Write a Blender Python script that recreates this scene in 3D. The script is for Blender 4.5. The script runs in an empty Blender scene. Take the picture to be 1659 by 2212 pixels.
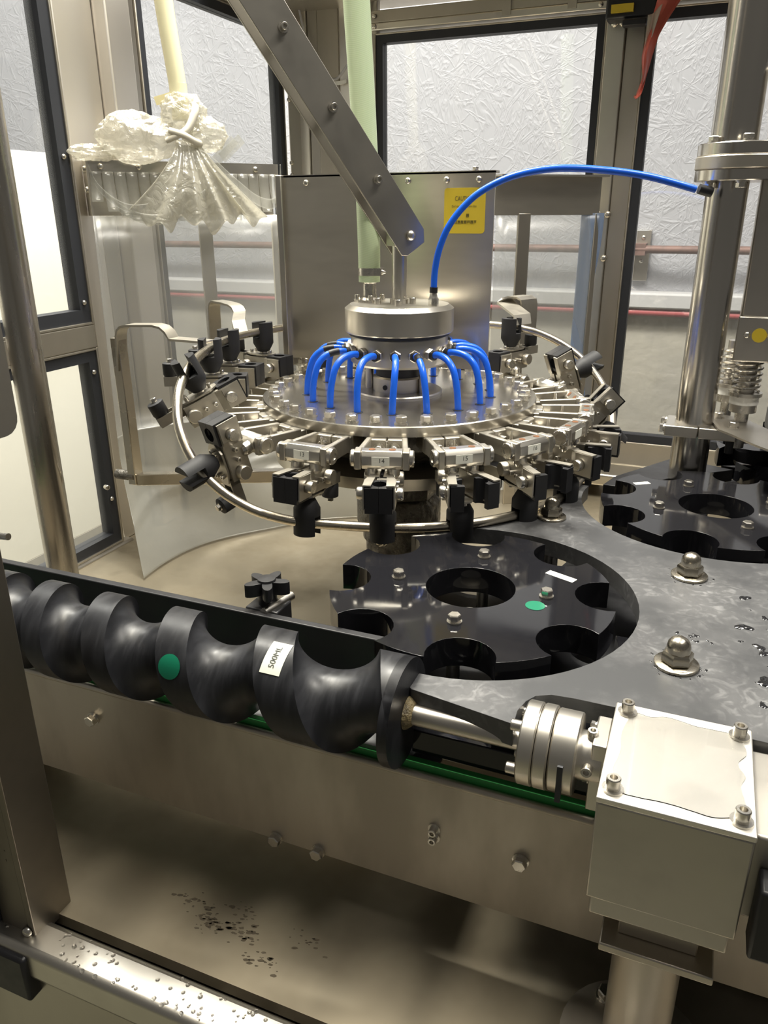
import bpy, bmesh, math, random
from math import sin, cos, pi, radians, sqrt, atan2
from mathutils import Vector, Matrix, noise
from mathutils.geometry import tessellate_polygon

random.seed(7)
SC = bpy.context.scene
COL = SC.collection
V = Vector

# ------------------------------------------------------------------ camera
CAMZ = 1.32
def make_camera():
    f = 1670.0
    pit, roll, yaw = radians(21.15), radians(-0.3), radians(22.4)
    F = V((-sin(yaw) * cos(pit), cos(yaw) * cos(pit), -sin(pit)))
    r = F.cross(V((0, 0, 1))).normalized()
    u = r.cross(F)
    r2 = r * cos(roll) + u * sin(roll)
    u2 = u * cos(roll) - r * sin(roll)
    m = Matrix((r2, u2, -F)).transposed().to_4x4()
    m.translation = V((0, 0, CAMZ))
    cd = bpy.data.cameras.new('camera')
    cd.sensor_fit = 'HORIZONTAL'
    cd.sensor_width = 36.0
    cd.lens = f * 36.0 / 1659.0
    cd.clip_start = 0.02
    cd.clip_end = 60
    o = bpy.data.objects.new('camera', cd)
    COL.objects.link(o)
    o.matrix_world = m
    SC.camera = o
make_camera()

# ------------------------------------------------------------------ world and lights
W = bpy.data.worlds.new('world')
SC.world = W
W.use_nodes = True
W.node_tree.nodes['Background'].inputs[0].default_value = (1.0, 0.95, 0.86, 1)
W.node_tree.nodes['Background'].inputs[1].default_value = 0.10

def area(name, loc, target, sx, sy, energy, col):
    l = bpy.data.lights.new(name, 'AREA')
    l.shape = 'RECTANGLE'
    l.size, l.size_y = sx, sy
    l.energy = energy
    l.color = col
    o = bpy.data.objects.new(name, l)
    COL.objects.link(o)
    o.location = loc
    d = V(target) - V(loc)
    o.rotation_euler = d.to_track_quat('-Z', 'Y').to_euler()
    return o
# fluorescent fittings on the hall's ceiling: two over the machine, one in the aisle behind it
area('ceiling_or_fill_light', (-0.55, 0.95, 3.0), (-0.50, 0.95, 0), 1.3, 0.25, 60, (1.0, 0.94, 0.80))
area('ceiling_or_fill_light', (0.75, 0.75, 3.0), (0.6, 0.8, 0), 1.3, 0.25, 45, (1.0, 0.95, 0.85))
area('ceiling_or_fill_light', (-0.6, 1.82, 3.1), (-0.6, 2.40, 0.6), 4.6, 0.25, 15, (0.94, 0.945, 1.0))
area('ceiling_or_fill_light', (-1.22, 1.3, 3.0), (-1.75, 1.3, 0.9), 0.25, 2.2, 150, (1.0, 0.97, 0.87))  # added fill light aimed at the cream board, not a hall fitting

SC.view_settings.view_transform = 'Standard'
SC.view_settings.look = 'None'
SC.view_settings.gamma = 1.0
SC.view_settings.use_curve_mapping = False
SC.view_settings.exposure = 0.0

# ------------------------------------------------------------------ materials
MATS = {}
def mat(name, col, rough=0.5, metal=0.0, spec=0.5, var=0.0, vscale=20, vstretch=(1, 1, 1), col2=None,
        rvar=0.0, bump=0.0, bscale=60, bstretch=(1, 1, 1), coat=0.0, trans=0.0, detail=4, alpha=None,
        sheen=None, ior=1.45, c2lo=0.45, c2hi=0.65):
    if name in MATS:
        return MATS[name]
    m = bpy.data.materials.new(name)
    m.use_nodes = True
    nt = m.node_tree
    N, L = nt.nodes, nt.links
    b = N['Principled BSDF']
    b.inputs['Base Color'].default_value = (*col, 1)
    b.inputs['Roughness'].default_value = rough
    b.inputs['Metallic'].default_value = metal
    b.inputs['Specular IOR Level'].default_value = spec
    b.inputs['IOR'].default_value = ior
    b.inputs['Coat Weight'].default_value = coat
    b.inputs['Coat Roughness'].default_value = 0.04
    b.inputs['Transmission Weight'].default_value = trans
    if alpha is not None:
        b.inputs['Alpha'].default_value = alpha
    if var or rvar or bump:
        tc = N.new('ShaderNodeNewGeometry')
    if var or rvar:
        mp = N.new('ShaderNodeMapping')
        mp.inputs['Scale'].default_value = vstretch
        L.new(tc.outputs['Position'], mp.inputs['Vector'])
        nz = N.new('ShaderNodeTexNoise')
        nz.inputs['Scale'].default_value = vscale
        nz.inputs['Detail'].default_value = detail
        nz.inputs['Roughness'].default_value = 0.6
        L.new(mp.outputs[0], nz.inputs['Vector'])
        if var:
            rp = N.new('ShaderNodeMapRange')
            rp.inputs[1].default_value = c2lo
            rp.inputs[2].default_value = c2hi
            rp.inputs[3].default_value = 0
            rp.inputs[4].default_value = var
            L.new(nz.outputs['Fac'], rp.inputs[0])
            mx = N.new('ShaderNodeMix')
            mx.data_type = 'RGBA'
            mx.inputs[6].default_value = (*col, 1)
            mx.inputs[7].default_value = (*(col2 or tuple(c * 0.6 for c in col)), 1)
            L.new(rp.outputs[0], mx.inputs[0])
            L.new(mx.outputs[2], b.inputs['Base Color'])
        if rvar:
            r2 = N.new('ShaderNodeMapRange')
            r2.inputs[1].default_value = 0.3
            r2.inputs[2].default_value = 0.7
            r2.inputs[3].default_value = max(0.02, rough - rvar)
            r2.inputs[4].default_value = min(1, rough + rvar)
            L.new(nz.outputs['Fac'], r2.inputs[0])
            L.new(r2.outputs[0], b.inputs['Roughness'])
    if bump:
        mp = N.new('ShaderNodeMapping')
        mp.inputs['Scale'].default_value = bstretch
        L.new(tc.outputs['Position'], mp.inputs['Vector'])
        nb = N.new('ShaderNodeTexNoise')
        nb.inputs['Scale'].default_value = bscale
        nb.inputs['Detail'].default_value = 5
        L.new(mp.outputs[0], nb.inputs['Vector'])
        bp = N.new('ShaderNodeBump')
        bp.inputs['Strength'].default_value = bump
        bp.inputs['Distance'].default_value = 0.01
        L.new(nb.outputs['Fac'], bp.inputs['Height'])
        L.new(bp.outputs[0], b.inputs['Normal'])
    MATS[name] = m
    return m

def film(name, col, opac, rough=0.25, gloss=0.12, bump=0.0, bscale=20, lucent=0.5):
    """thin plastic sheet: part see-through, part scattering, with a sheen"""
    if name in MATS:
        return MATS[name]
    m = bpy.data.materials.new(name)
    m.use_nodes = True
    nt = m.node_tree
    N, L = nt.nodes, nt.links
    N.remove(N['Principled BSDF'])
    out = N['Material Output']
    tr = N.new('ShaderNodeBsdfTransparent')
    tr.inputs[0].default_value = (*[min(1, c * 0.4 + 0.6) for c in col], 1)
    df = N.new('ShaderNodeBsdfDiffuse')
    df.inputs[0].default_value = (*col, 1)
    tl = N.new('ShaderNodeBsdfTranslucent')
    tl.inputs[0].default_value = (*col, 1)
    gl = N.new('ShaderNodeBsdfGlossy')
    gl.inputs['Roughness'].default_value = rough
    m1 = N.new('ShaderNodeMixShader')
    m1.inputs[0].default_value = lucent
    L.new(df.outputs[0], m1.inputs[1])
    L.new(tl.outputs[0], m1.inputs[2])
    m2 = N.new('ShaderNodeMixShader')
    m2.inputs[0].default_value = opac
    L.new(tr.outputs[0], m2.inputs[1])
    L.new(m1.outputs[0], m2.inputs[2])
    m3 = N.new('ShaderNodeMixShader')
    m3.inputs[0].default_value = gloss
    L.new(m2.outputs[0], m3.inputs[1])
    L.new(gl.outputs[0], m3.inputs[2])
    L.new(m3.outputs[0], out.inputs[0])
    if bump:
        tc = N.new('ShaderNodeNewGeometry')
        nb = N.new('ShaderNodeTexNoise')
        nb.inputs['Scale'].default_value = bscale
        nb.inputs['Detail'].default_value = 4
        nb.inputs['Distortion'].default_value = 1.0
        L.new(tc.outputs['Position'], nb.inputs['Vector'])
        bp = N.new('ShaderNodeBump')
        bp.inputs['Strength'].default_value = bump
        bp.inputs['Distance'].default_value = 0.01
        L.new(nb.outputs['Fac'], bp.inputs['Height'])
        for n in (df, tl, gl):
            L.new(bp.outputs[0], n.inputs['Normal'])
    MATS[name] = m
    return m

STEEL = mat('brushed_steel', (0.56, 0.53, 0.48), 0.34, 1.0, var=0.5, vscale=9, vstretch=(1, 1, 1), col2=(0.46, 0.43, 0.38), rvar=0.08)
STEELM = mat('machined_steel', (0.66, 0.63, 0.57), 0.33, 1.0, var=0.4, vscale=12, col2=(0.58, 0.54, 0.48), rvar=0.04)
ROTORST = mat('rotor_steel', (0.62, 0.59, 0.53), 0.25, 1.0, var=0.5, vscale=10, col2=(0.54, 0.50, 0.43), rvar=0.03)
ACORNST = mat('acorn_steel', (0.50, 0.46, 0.38), 0.26, 1.0, var=0.6, vscale=80, col2=(0.38, 0.34, 0.27), rvar=0.08)
WETB = mat('wet_black_patch', (0.012, 0.012, 0.013), 0.03, 0.0, spec=0.6)
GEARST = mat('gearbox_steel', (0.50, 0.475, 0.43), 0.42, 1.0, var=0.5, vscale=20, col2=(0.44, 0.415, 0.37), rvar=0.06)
STEELB = mat('bolt_steel', (0.68, 0.65, 0.59), 0.28, 1.0, var=0.5, vscale=60, col2=(0.55, 0.51, 0.45), rvar=0.06)
STEELD = mat('bead_blasted_steel', (0.52, 0.49, 0.43), 0.42, 1.0, var=0.5, vscale=40, col2=(0.43, 0.40, 0.34), rvar=0.06)
DOORST = mat('door_steel', (0.26, 0.235, 0.20), 0.45, 1.0, var=0.6, vscale=7, col2=(0.19, 0.17, 0.14), rvar=0.08)
POSTST = mat('post_steel', (0.86, 0.82, 0.76), 0.42, 1.0, var=0.5, vscale=4, vstretch=(1, 1, 0.25), col2=(0.76, 0.72, 0.66), rvar=0.05)
SHEET = mat('sheet_steel', (0.53, 0.495, 0.435), 0.40, 1.0, var=0.6, vscale=5, vstretch=(1, 1, 0.25), col2=(0.40, 0.37, 0.32), rvar=0.08)
PANELST = mat('panel_steel', (0.70, 0.655, 0.57), 0.36, 1.0, var=0.6, vscale=4, vstretch=(0.5, 0.5, 2.0), col2=(0.36, 0.34, 0.30), rvar=0.06)
CONVST = mat('conveyor_steel', (0.56, 0.515, 0.445), 0.45, 1.0, var=0.7, vscale=14, vstretch=(1, 1, 0.35), col2=(0.42, 0.38, 0.315), rvar=0.1)
TUBEST = mat('tube_steel', (0.62, 0.57, 0.48), 0.26, 1.0, var=0.5, vscale=12, col2=(0.50, 0.44, 0.35), rvar=0.08)
POLEST = mat('pole_steel', (0.50, 0.47, 0.42), 0.28, 1.0, var=0.5, vscale=6, vstretch=(6, 6, 0.6), col2=(0.38, 0.35, 0.30), rvar=0.1)
GREYCOL = mat('column_steel', (0.64, 0.61, 0.56), 0.20, 1.0, var=0.3, vscale=10, vstretch=(3, 3, 0.1), col2=(0.58, 0.55, 0.50), rvar=0.02)
ARMST = mat('arm_steel', (0.40, 0.38, 0.34), 0.42, 1.0, var=0.5, vscale=14, col2=(0.34, 0.32, 0.28), rvar=0.05)
CAST = mat('greasy_cast_iron', (0.17, 0.16, 0.14), 0.42, 0.7, var=0.8, vscale=45, col2=(0.06, 0.055, 0.05), rvar=0.2, bump=0.5, bscale=90)
BLACKG = mat('wet_black_plastic', (0.010, 0.010, 0.012), 0.07, 0.0, spec=0.55, rvar=0.04, vscale=9)
BLACKM = mat('black_plastic', (0.014, 0.014, 0.016), 0.42, 0.0, spec=0.5, rvar=0.08, vscale=40)
RUBBER = mat('black_rubber', (0.018, 0.018, 0.020), 0.6, 0.0, spec=0.4)
GASKET = mat('black_gasket', (0.022, 0.024, 0.030), 0.5, 0.0)
SCREWB = mat('worn_black_nylon', (0.013, 0.0135, 0.016), 0.40, 0.0, spec=0.45, var=0.6, vscale=24, vstretch=(6, 1, 1), col2=(0.028, 0.029, 0.034), rvar=0.10)
BLUE = mat('blue_hose', (0.012, 0.11, 0.68), 0.25, 0.0, spec=0.5)
GREENS = mat('green_strip', (0.045, 0.30, 0.08), 0.4)
GREEND = mat('green_sticker', (0.004, 0.15, 0.08), 0.4)
PAPER = mat('paper_label', (0.80, 0.80, 0.72), 0.6)
PAPERG = mat('aged_label', (0.62, 0.62, 0.52), 0.6)
INK = mat('ink', (0.05, 0.055, 0.05), 0.6)
YELLOW = mat('yellow_sticker', (0.58, 0.43, 0.03), 0.5)
INKY = mat('sticker_print', (0.10, 0.085, 0.03), 0.6)
RUST = mat('rusty_hole', (0.16, 0.06, 0.02), 0.8, var=0.8, vscale=200, col2=(0.06, 0.03, 0.015))
TRAYM = mat('tray_steel', (0.31, 0.27, 0.20), 0.46, 0.75, var=0.8, vscale=7, col2=(0.21, 0.178, 0.125), rvar=0.12)
WHITEP = mat('white_plastic', (0.75, 0.74, 0.70), 0.4)
CREAM = mat('cream_board', (0.90, 0.87, 0.75), 0.55, var=0.3, vscale=2, col2=(0.86, 0.83, 0.71))
REDP = mat('red_pipe_paint', (0.36, 0.075, 0.08), 0.5)
RUSTP = mat('rusty_pipe', (0.20, 0.12, 0.10), 0.6, 0.3, var=0.8, vscale=30, col2=(0.12, 0.08, 0.07))
REDTAG = mat('red_ribbon', (0.48, 0.10, 0.07), 0.4)
YELHOSE = mat('yellowed_hose', (0.78, 0.74, 0.50), 0.3, 0.0, trans=0.0, spec=0.5)
ORANGE = mat('cable_sheath', (0.55, 0.33, 0.12), 0.5)
CHAIN = mat('chain_steel', (0.20, 0.20, 0.20), 0.35, 1.0, rvar=0.1, vscale=60)
CONC = mat('concrete', (0.41, 0.385, 0.325), 0.65, var=0.8, vscale=6, col2=(0.37, 0.35, 0.305), bump=0.35, bscale=22)
CURB = mat('curb_paint', (0.45, 0.445, 0.44), 0.6, var=0.6, vscale=9, col2=(0.38, 0.375, 0.37))
BAGM = film('milky_bag', (0.78, 0.76, 0.68), 0.52, 0.16, 0.17, bump=0.5, bscale=50, lucent=0.55)
CURT = film('clear_curtain', (0.80, 0.80, 0.76), 0.18, 0.25, 0.07, lucent=0.5)
CLEARF = film('clear_film', (0.80, 0.81, 0.80), 0.16, 0.3, 0.08, bump=0.1, bscale=8, lucent=0.5)
SKIRT = film('hazy_film', (0.66, 0.66, 0.62), 0.34, 0.3, 0.12, bump=0.3, bscale=8, lucent=0.5)
BLUFILM = film('bluish_film', (0.42, 0.55, 0.80), 0.40, 0.3, 0.05, lucent=0.5)
GLASS = film('window_pane', (0.8, 0.82, 0.85), 0.06, 0.03, 0.05, lucent=0.5)
WATERM = mat('water', (1.0, 1.0, 1.0), 0.02, 0.0, trans=1.0, ior=1.33)
DIRT = mat('dirt_smudge', (0.075, 0.058, 0.035), 0.7, var=0.7, vscale=120, col2=(0.13, 0.105, 0.07))

def green_hose_mat():
    m = bpy.data.materials.new('green_braided_hose')
    m.use_nodes = True
    N, L = m.node_tree.nodes, m.node_tree.links
    b = N['Principled BSDF']
    b.inputs['Roughness'].default_value = 0.3
    b.inputs['Subsurface Weight'].default_value = 0.25
    b.inputs['Subsurface Radius'].default_value = (0.01, 0.012, 0.008)
    tc = N.new('ShaderNodeNewGeometry')
    mp = N.new('ShaderNodeMapping')
    mp.inputs['Scale'].default_value = (1, 1, 5)
    L.new(tc.outputs['Position'], mp.inputs['Vector'])
    w = N.new('ShaderNodeTexWave')
    w.inputs['Scale'].default_value = 60
    w.inputs['Distortion'].default_value = 0.5
    w.bands_direction = 'DIAGONAL'
    L.new(mp.outputs[0], w.inputs['Vector'])
    mx = N.new('ShaderNodeMix')
    mx.data_type = 'RGBA'
    mx.inputs[6].default_value = (0.56, 0.68, 0.44, 1)
    mx.inputs[7].default_value = (0.64, 0.75, 0.52, 1)
    L.new(w.outputs['Fac'], mx.inputs[0])
    L.new(mx.outputs[2], b.inputs['Base Color'])
    return m
GHOSE = green_hose_mat()

def guide_plate_mat():
    """satin black plastic, scuffed paler by bottles"""
    m = bpy.data.materials.new('scuffed_black_plate')
    m.use_nodes = True
    N, L = m.node_tree.nodes, m.node_tree.links
    b = N['Principled BSDF']
    tc = N.new('ShaderNodeNewGeometry')
    nz = N.new('ShaderNodeTexNoise')
    nz.inputs['Scale'].default_value = 11
    nz.inputs['Detail'].default_value = 8
    nz.inputs['Roughness'].default_value = 0.65
    L.new(tc.outputs['Position'], nz.inputs['Vector'])
    vo = N.new('ShaderNodeTexNoise')
    vo.inputs['Scale'].default_value = 55
    vo.inputs['Detail'].default_value = 3
    vo.inputs['Distortion'].default_value = 2.5
    L.new(tc.outputs['Position'], vo.inputs['Vector'])
    r1 = N.new('ShaderNodeMapRange')
    r1.inputs[1].default_value = 0.40
    r1.inputs[2].default_value = 0.72
    L.new(nz.outputs['Fac'], r1.inputs[0])
    r2 = N.new('ShaderNodeMapRange')
    r2.inputs[1].default_value = 0.5
    r2.inputs[2].default_value = 0.75
    L.new(vo.outputs['Fac'], r2.inputs[0])
    mu = N.new('ShaderNodeMath')
    mu.operation = 'MULTIPLY'
    L.new(r1.outputs[0], mu.inputs[0])
    L.new(r2.outputs[0], mu.inputs[1])
    ad = N.new('ShaderNodeMath')
    ad.operation = 'MULTIPLY_ADD'
    ad.inputs[1].default_value = 0.45
    L.new(r1.outputs[0], ad.inputs[0])
    L.new(mu.outputs[0], ad.inputs[2])
    mx = N.new('ShaderNodeMix')
    mx.data_type = 'RGBA'
    mx.inputs[6].default_value = (0.052, 0.053, 0.056, 1)
    mx.inputs[7].default_value = (0.17, 0.17, 0.172, 1)
    L.new(ad.outputs[0], mx.inputs[0])
    L.new(mx.outputs[2], b.inputs['Base Color'])
    rr = N.new('ShaderNodeMapRange')
    rr.inputs[3].default_value = 0.36
    rr.inputs[4].default_value = 0.55
    L.new(ad.outputs[0], rr.inputs[0])
    L.new(rr.outputs[0], b.inputs['Roughness'])
    return m
PLATE = guide_plate_mat()

def foil_wall_mat():
    """white wall skin with crossing creases"""
    m = bpy.data.materials.new('creased_white_wall')
    m.use_nodes = True
    N, L = m.node_tree.nodes, m.node_tree.links
    b = N['Principled BSDF']
    b.inputs['Roughness'].default_value = 0.5
    b.inputs['Specular IOR Level'].default_value = 0.25
    b.inputs['Base Color'].default_value = (0.355, 0.357, 0.375, 1)
    tc = N.new('ShaderNodeNewGeometry')
    prev = None
    for i, (rot, sc, st) in enumerate(((0.35, 17, (4.0, 1, 1)), (-0.65, 19, (3.6, 1, 1)), (1.2, 18, (3.4, 1, 1)), (-1.3, 21, (3.0, 1, 1)))):
        mp = N.new('ShaderNodeMapping')
        mp.vector_type = 'TEXTURE'
        mp.inputs['Rotation'].default_value = (0, rot, 0)
        mp.inputs['Scale'].default_value = st
        mp.inputs['Location'].default_value = (i * 3.1, i * 1.7, i * 2.3)
        L.new(tc.outputs['Position'], mp.inputs['Vector'])
        n = N.new('ShaderNodeTexNoise')
        n.inputs['Scale'].default_value = sc
        n.inputs['Detail'].default_value = 3.5
        n.inputs['Roughness'].default_value = 0.55
        n.inputs['Distortion'].default_value = 0.6
        L.new(mp.outputs[0], n.inputs['Vector'])
        # ridge: 1-|2n-1|
        a = N.new('ShaderNodeMath'); a.operation = 'SUBTRACT'; a.inputs[1].default_value = 0.5
        L.new(n.outputs['Fac'], a.inputs[0])
        c = N.new('ShaderNodeMath'); c.operation = 'ABSOLUTE'
        L.new(a.outputs[0], c.inputs[0])
        d = N.new('ShaderNodeMapRange')
        d.inputs[1].default_value = 0.0
        d.inputs[2].default_value = 0.035
        d.inputs[3].default_value = 1.0
        d.inputs[4].default_value = 0.0
        L.new(c.outputs[0], d.inputs[0])
        if prev is None:
            prev = d
        else:
            s = N.new('ShaderNodeMath'); s.operation = 'MAXIMUM'
            L.new(prev.outputs[0], s.inputs[0]); L.new(d.outputs[0], s.inputs[1])
            prev = s
    bp = N.new('ShaderNodeBump')
    bp.inputs['Strength'].default_value = 0.24
    bp.inputs['Distance'].default_value = 0.008
    L.new(prev.outputs[0], bp.inputs['Height'])
    L.new(bp.outputs[0], b.inputs['Normal'])
    return m
FOIL = foil_wall_mat()

# ------------------------------------------------------------------ mesh helpers
def frame_to(n):
    """rotation matrix whose z axis is n"""
    n = V(n).normalized()
    a = V((0, 0, 1)) if abs(n.z) < 0.9 else V((1, 0, 0))
    x = a.cross(n).normalized()
    y = n.cross(x)
    return Matrix((x, y, n)).transposed()

class MB:
    def __init__(self):
        self.v, self.f = [], []
    def add(self, vs, fs):
        o = len(self.v)
        self.v += [V(p) for p in vs]
        self.f += [tuple(i + o for i in f) for f in fs]
        return self
    def box(self, c, s, R=None):
        c = V(c)
        vs = []
        for z in (-.5, .5):
            for x, y in ((-.5, -.5), (.5, -.5), (.5, .5), (-.5, .5)):
                p = V((x * s[0], y * s[1], z * s[2]))
                if R is not None:
                    p = R @ p
                vs.append(c + p)
        return self.add(vs, [(3, 2, 1, 0), (4, 5, 6, 7), (0, 1, 5, 4), (1, 2, 6, 5), (2, 3, 7, 6), (3, 0, 4, 7)])
    def bx(self, x0, x1, y0, y1, z0, z1):
        return self.box(((x0 + x1) / 2, (y0 + y1) / 2, (z0 + z1) / 2), (abs(x1 - x0), abs(y1 - y0), abs(z1 - z0)))
    def bar(self, p0, p1, w, h, up=(0, 0, 1)):
        """rectangular bar from p0 to p1; w across, h along up"""
        p0, p1 = V(p0), V(p1)
        d = (p1 - p0)
        l = d.length
        d.normalize()
        s = d.cross(V(up)).normalized()
        u = s.cross(d)
        R = Matrix((d, s, u)).transposed()
        return self.box((p0 + p1) / 2, (l, w, h), R)
    def cyl(self, p0, p1, r, n=24, r2=None, cap=True, rot=0.0):
        p0, p1 = V(p0), V(p1)
        r2 = r if r2 is None else r2
        R = frame_to(p1 - p0)
        vs = []
        for p, q in ((p0, r), (p1, r2)):
            for i in range(n):
                a = 2 * pi * i / n + rot
                vs.append(p + R @ V((q * cos(a), q * sin(a), 0)))
        fs = [(i, (i + 1) % n, n + (i + 1) % n, n + i) for i in range(n)]
        if cap:
            fs += [tuple(range(n - 1, -1, -1)), tuple(range(n, 2 * n))]
        return self.add(vs, fs)
    def lathe(self, prof, n=32, o=(0, 0, 0), axis=(0, 0, 1), closed=False):
        R = frame_to(axis)
        o = V(o)
        vs, fs = [], []
        for r, z in prof:
            for i in range(n):
                a = 2 * pi * i / n
                vs.append(o + R @ V((r * cos(a), r * sin(a), z)))
        m = len(prof)
        for j in range(m if closed else m - 1):
            k = (j + 1) % m
            for i in range(n):
                i2 = (i + 1) % n
                fs.append((j * n + i, j * n + i2, k * n + i2, k * n + i))
        if not closed:
            if prof[0][0] > 1e-6:
                fs.append(tuple(range(n - 1, -1, -1)))
            if prof[-1][0] > 1e-6:
                fs.append(tuple((m - 1) * n + i for i in range(n)))
        return self.add(vs, fs)
    def prism(self, outer, z0, z1, holes=(), T=None):
        polys = [list(outer)] + [list(h) for h in holes]
        flat = [p for q in polys for p in q]
        tri = tessellate_polygon([[V((p[0], p[1], 0)) for p in q] for q in polys])
        n = len(flat)
        vs = [V((p[0], p[1], z0)) for p in flat] + [V((p[0], p[1], z1)) for p in flat]
        if T is not None:
            vs = [T @ p for p in vs]
        fs = []
        for t in tri:
            a, b, c = t
            ar = (flat[b][0] - flat[a][0]) * (flat[c][1] - flat[a][1]) - (flat[c][0] - flat[a][0]) * (flat[b][1] - flat[a][1])
            if ar < 0:
                a, b, c = a, c, b
            fs.append((a + n, b + n, c + n))
            fs.append((c, b, a))
        o = 0
        for qi, q in enumerate(polys):
            k = len(q)
            ar = sum(q[i][0] * q[(i + 1) % k][1] - q[(i + 1) % k][0] * q[i][1] for i in range(k))
            ccw = ar > 0
            want = ccw if qi == 0 else not ccw
            for i in range(k):
                i2 = (i + 1) % k
                f = (o + i, o + i2, o + i2 + n, o + i + n)
                fs.append(f if want == True and qi == 0 or (qi and not ccw) else tuple(reversed(f)))
            o += k
        return self.add(vs, fs)
    def tube(self, path, r, n=12, cap=True, sub=6, closed=False, rfun=None):
        P = catmull([V(p) for p in path], sub, closed)
        m = len(P)
        vs, fs = [], []
        T0 = (P[1] - P[0]).normalized()
        nrm = frame_to(T0) @ V((1, 0, 0))
        for i, p in enumerate(P):
            if closed:
                t = (P[(i + 1) % m] - P[i - 1]).normalized()
            else:
                t = (P[min(i + 1, m - 1)] - P[max(i - 1, 0)]).normalized()
            nrm = (nrm - t * nrm.dot(t)).normalized()
            bn = t.cross(nrm)
            rr = r if rfun is None else r * rfun(i / (m - 1))
            for k in range(n):
                a = 2 * pi * k / n
                vs.append(p + (nrm * cos(a) + bn * sin(a)) * rr)
        for i in range(m if closed else m - 1):
            j = (i + 1) % m
            for k in range(n):
                k2 = (k + 1) % n
                fs.append((i * n + k, i * n + k2, j * n + k2, j * n + k))
        if cap and not closed:
            fs.append(tuple(range(n - 1, -1, -1)))
            fs.append(tuple((m - 1) * n + k for k in range(n)))
        return self.add(vs, fs)
    def ribbon(self, path, width_dir, w, t, sub=6):
        """flat strap swept along path: width w along width_dir, thickness t"""
        P = catmull([V(p) for p in path], sub)
        m = len(P)
        wd = V(width_dir).normalized()
        vs, fs = [], []
        for i, p in enumerate(P):
            tg = (P[min(i + 1, m - 1)] - P[max(i - 1, 0)]).normalized()
            nn = tg.cross(wd).normalized()
            for a, b in ((-.5, -.5), (.5, -.5), (.5, .5), (-.5, .5)):
                vs.append(p + wd * (a * w) + nn * (b * t))
        for i in range(m - 1):
            for k in range(4):
                k2 = (k + 1) % 4
                fs.append((i * 4 + k, i * 4 + k2, i * 4 + 4 + k2, i * 4 + 4 + k))
        fs.append((3, 2, 1, 0))
        fs.append(tuple((m - 1) * 4 + k for k in range(4)))
        return self.add(vs, fs)
    def sphere(self, c, r, n=16, m=10, sc=(1, 1, 1), fn=None):
        c = V(c)
        vs = [c + V((0, 0, -r * sc[2]))]
        for j in range(1, m):
            b = -pi / 2 + pi * j / m
            for i in range(n):
                a = 2 * pi * i / n
                d = V((cos(b) * cos(a), cos(b) * sin(a), sin(b)))
                k = 1 if fn is None else fn(d)
                vs.append(c + V((d.x * sc[0], d.y * sc[1], d.z * sc[2])) * r * k)
        vs.append(c + V((0, 0, r * sc[2])))
        fs = []
        for i in range(n):
            i2 = (i + 1) % n
            fs.append((0, 1 + i2, 1 + i))
            for j in range(m - 2):
                fs.append((1 + j * n + i, 1 + j * n + i2, 1 + (j + 1) * n + i2, 1 + (j + 1) * n + i))
            fs.append((1 + (m - 2) * n + i, 1 + (m - 2) * n + i2, len(vs) - 1))
        return self.add(vs, fs)
    def grid(self, fn, nu, nv, thick=0.0):
        vs = [V(fn(i / nu, j / nv)) for i in range(nu + 1) for j in range(nv + 1)]
        w = nv + 1
        fs = [(i * w + j, (i + 1) * w + j, (i + 1) * w + j + 1, i * w + j + 1) for i in range(nu) for j in range(nv)]
        return self.add(vs, fs)
    def tr(self, M):
        self.v = [M @ p for p in self.v]
        return self
    def mesh(self, name, m, smooth=38):
        me = bpy.data.meshes.new(name)
        me.from_pydata([tuple(p) for p in self.v], [], self.f)
        me.materials.append(m)
        if smooth:
            me.shade_smooth()
            me.set_sharp_from_angle(angle=radians(smooth))
        me.update()
        return me

def catmull(P, sub=6, closed=False):
    if len(P) < 3 or sub < 2:
        return list(P)
    out = []
    n = len(P)
    rng = n if closed else n - 1
    for i in range(rng):
        if closed:
            a, b, c, d = P[i - 1], P[i], P[(i + 1) % n], P[(i + 2) % n]
        else:
            a, b, c, d = P[max(i - 1, 0)], P[i], P[i + 1], P[min(i + 2, n - 1)]
        for k in range(sub):
            t = k / sub
            out.append(0.5 * (2 * b + (c - a) * t + (2 * a - 5 * b + 4 * c - d) * t * t + (3 * b - a - 3 * c + d) * t ** 3))
    if not closed:
        out.append(P[-1])
    return out

WM = {}      # world matrix of every object we place
def link(o, parent=None, M=None):
    """link o; M is its wanted world matrix"""
    M = M if M is not None else Matrix()
    COL.objects.link(o)
    if parent is not None:
        o.parent = parent
        o.matrix_basis = WM[parent].inverted() @ M
    else:
        o.matrix_basis = M
    WM[o] = M
    return o

def tag(o, label=None, cat=None, group=None, kind=None):
    if label: o['label'] = label
    if cat: o['category'] = cat
    if group: o['group'] = group
    if kind: o['kind'] = kind
    return o

def thing(name, label, cat, loc=(0, 0, 0), group=None, M=None):
    o = bpy.data.objects.new(name, None)
    o.empty_display_size = 0.02
    link(o, None, M if M is not None else Matrix.Translation(V(loc)))
    return tag(o, label, cat, group)

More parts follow.
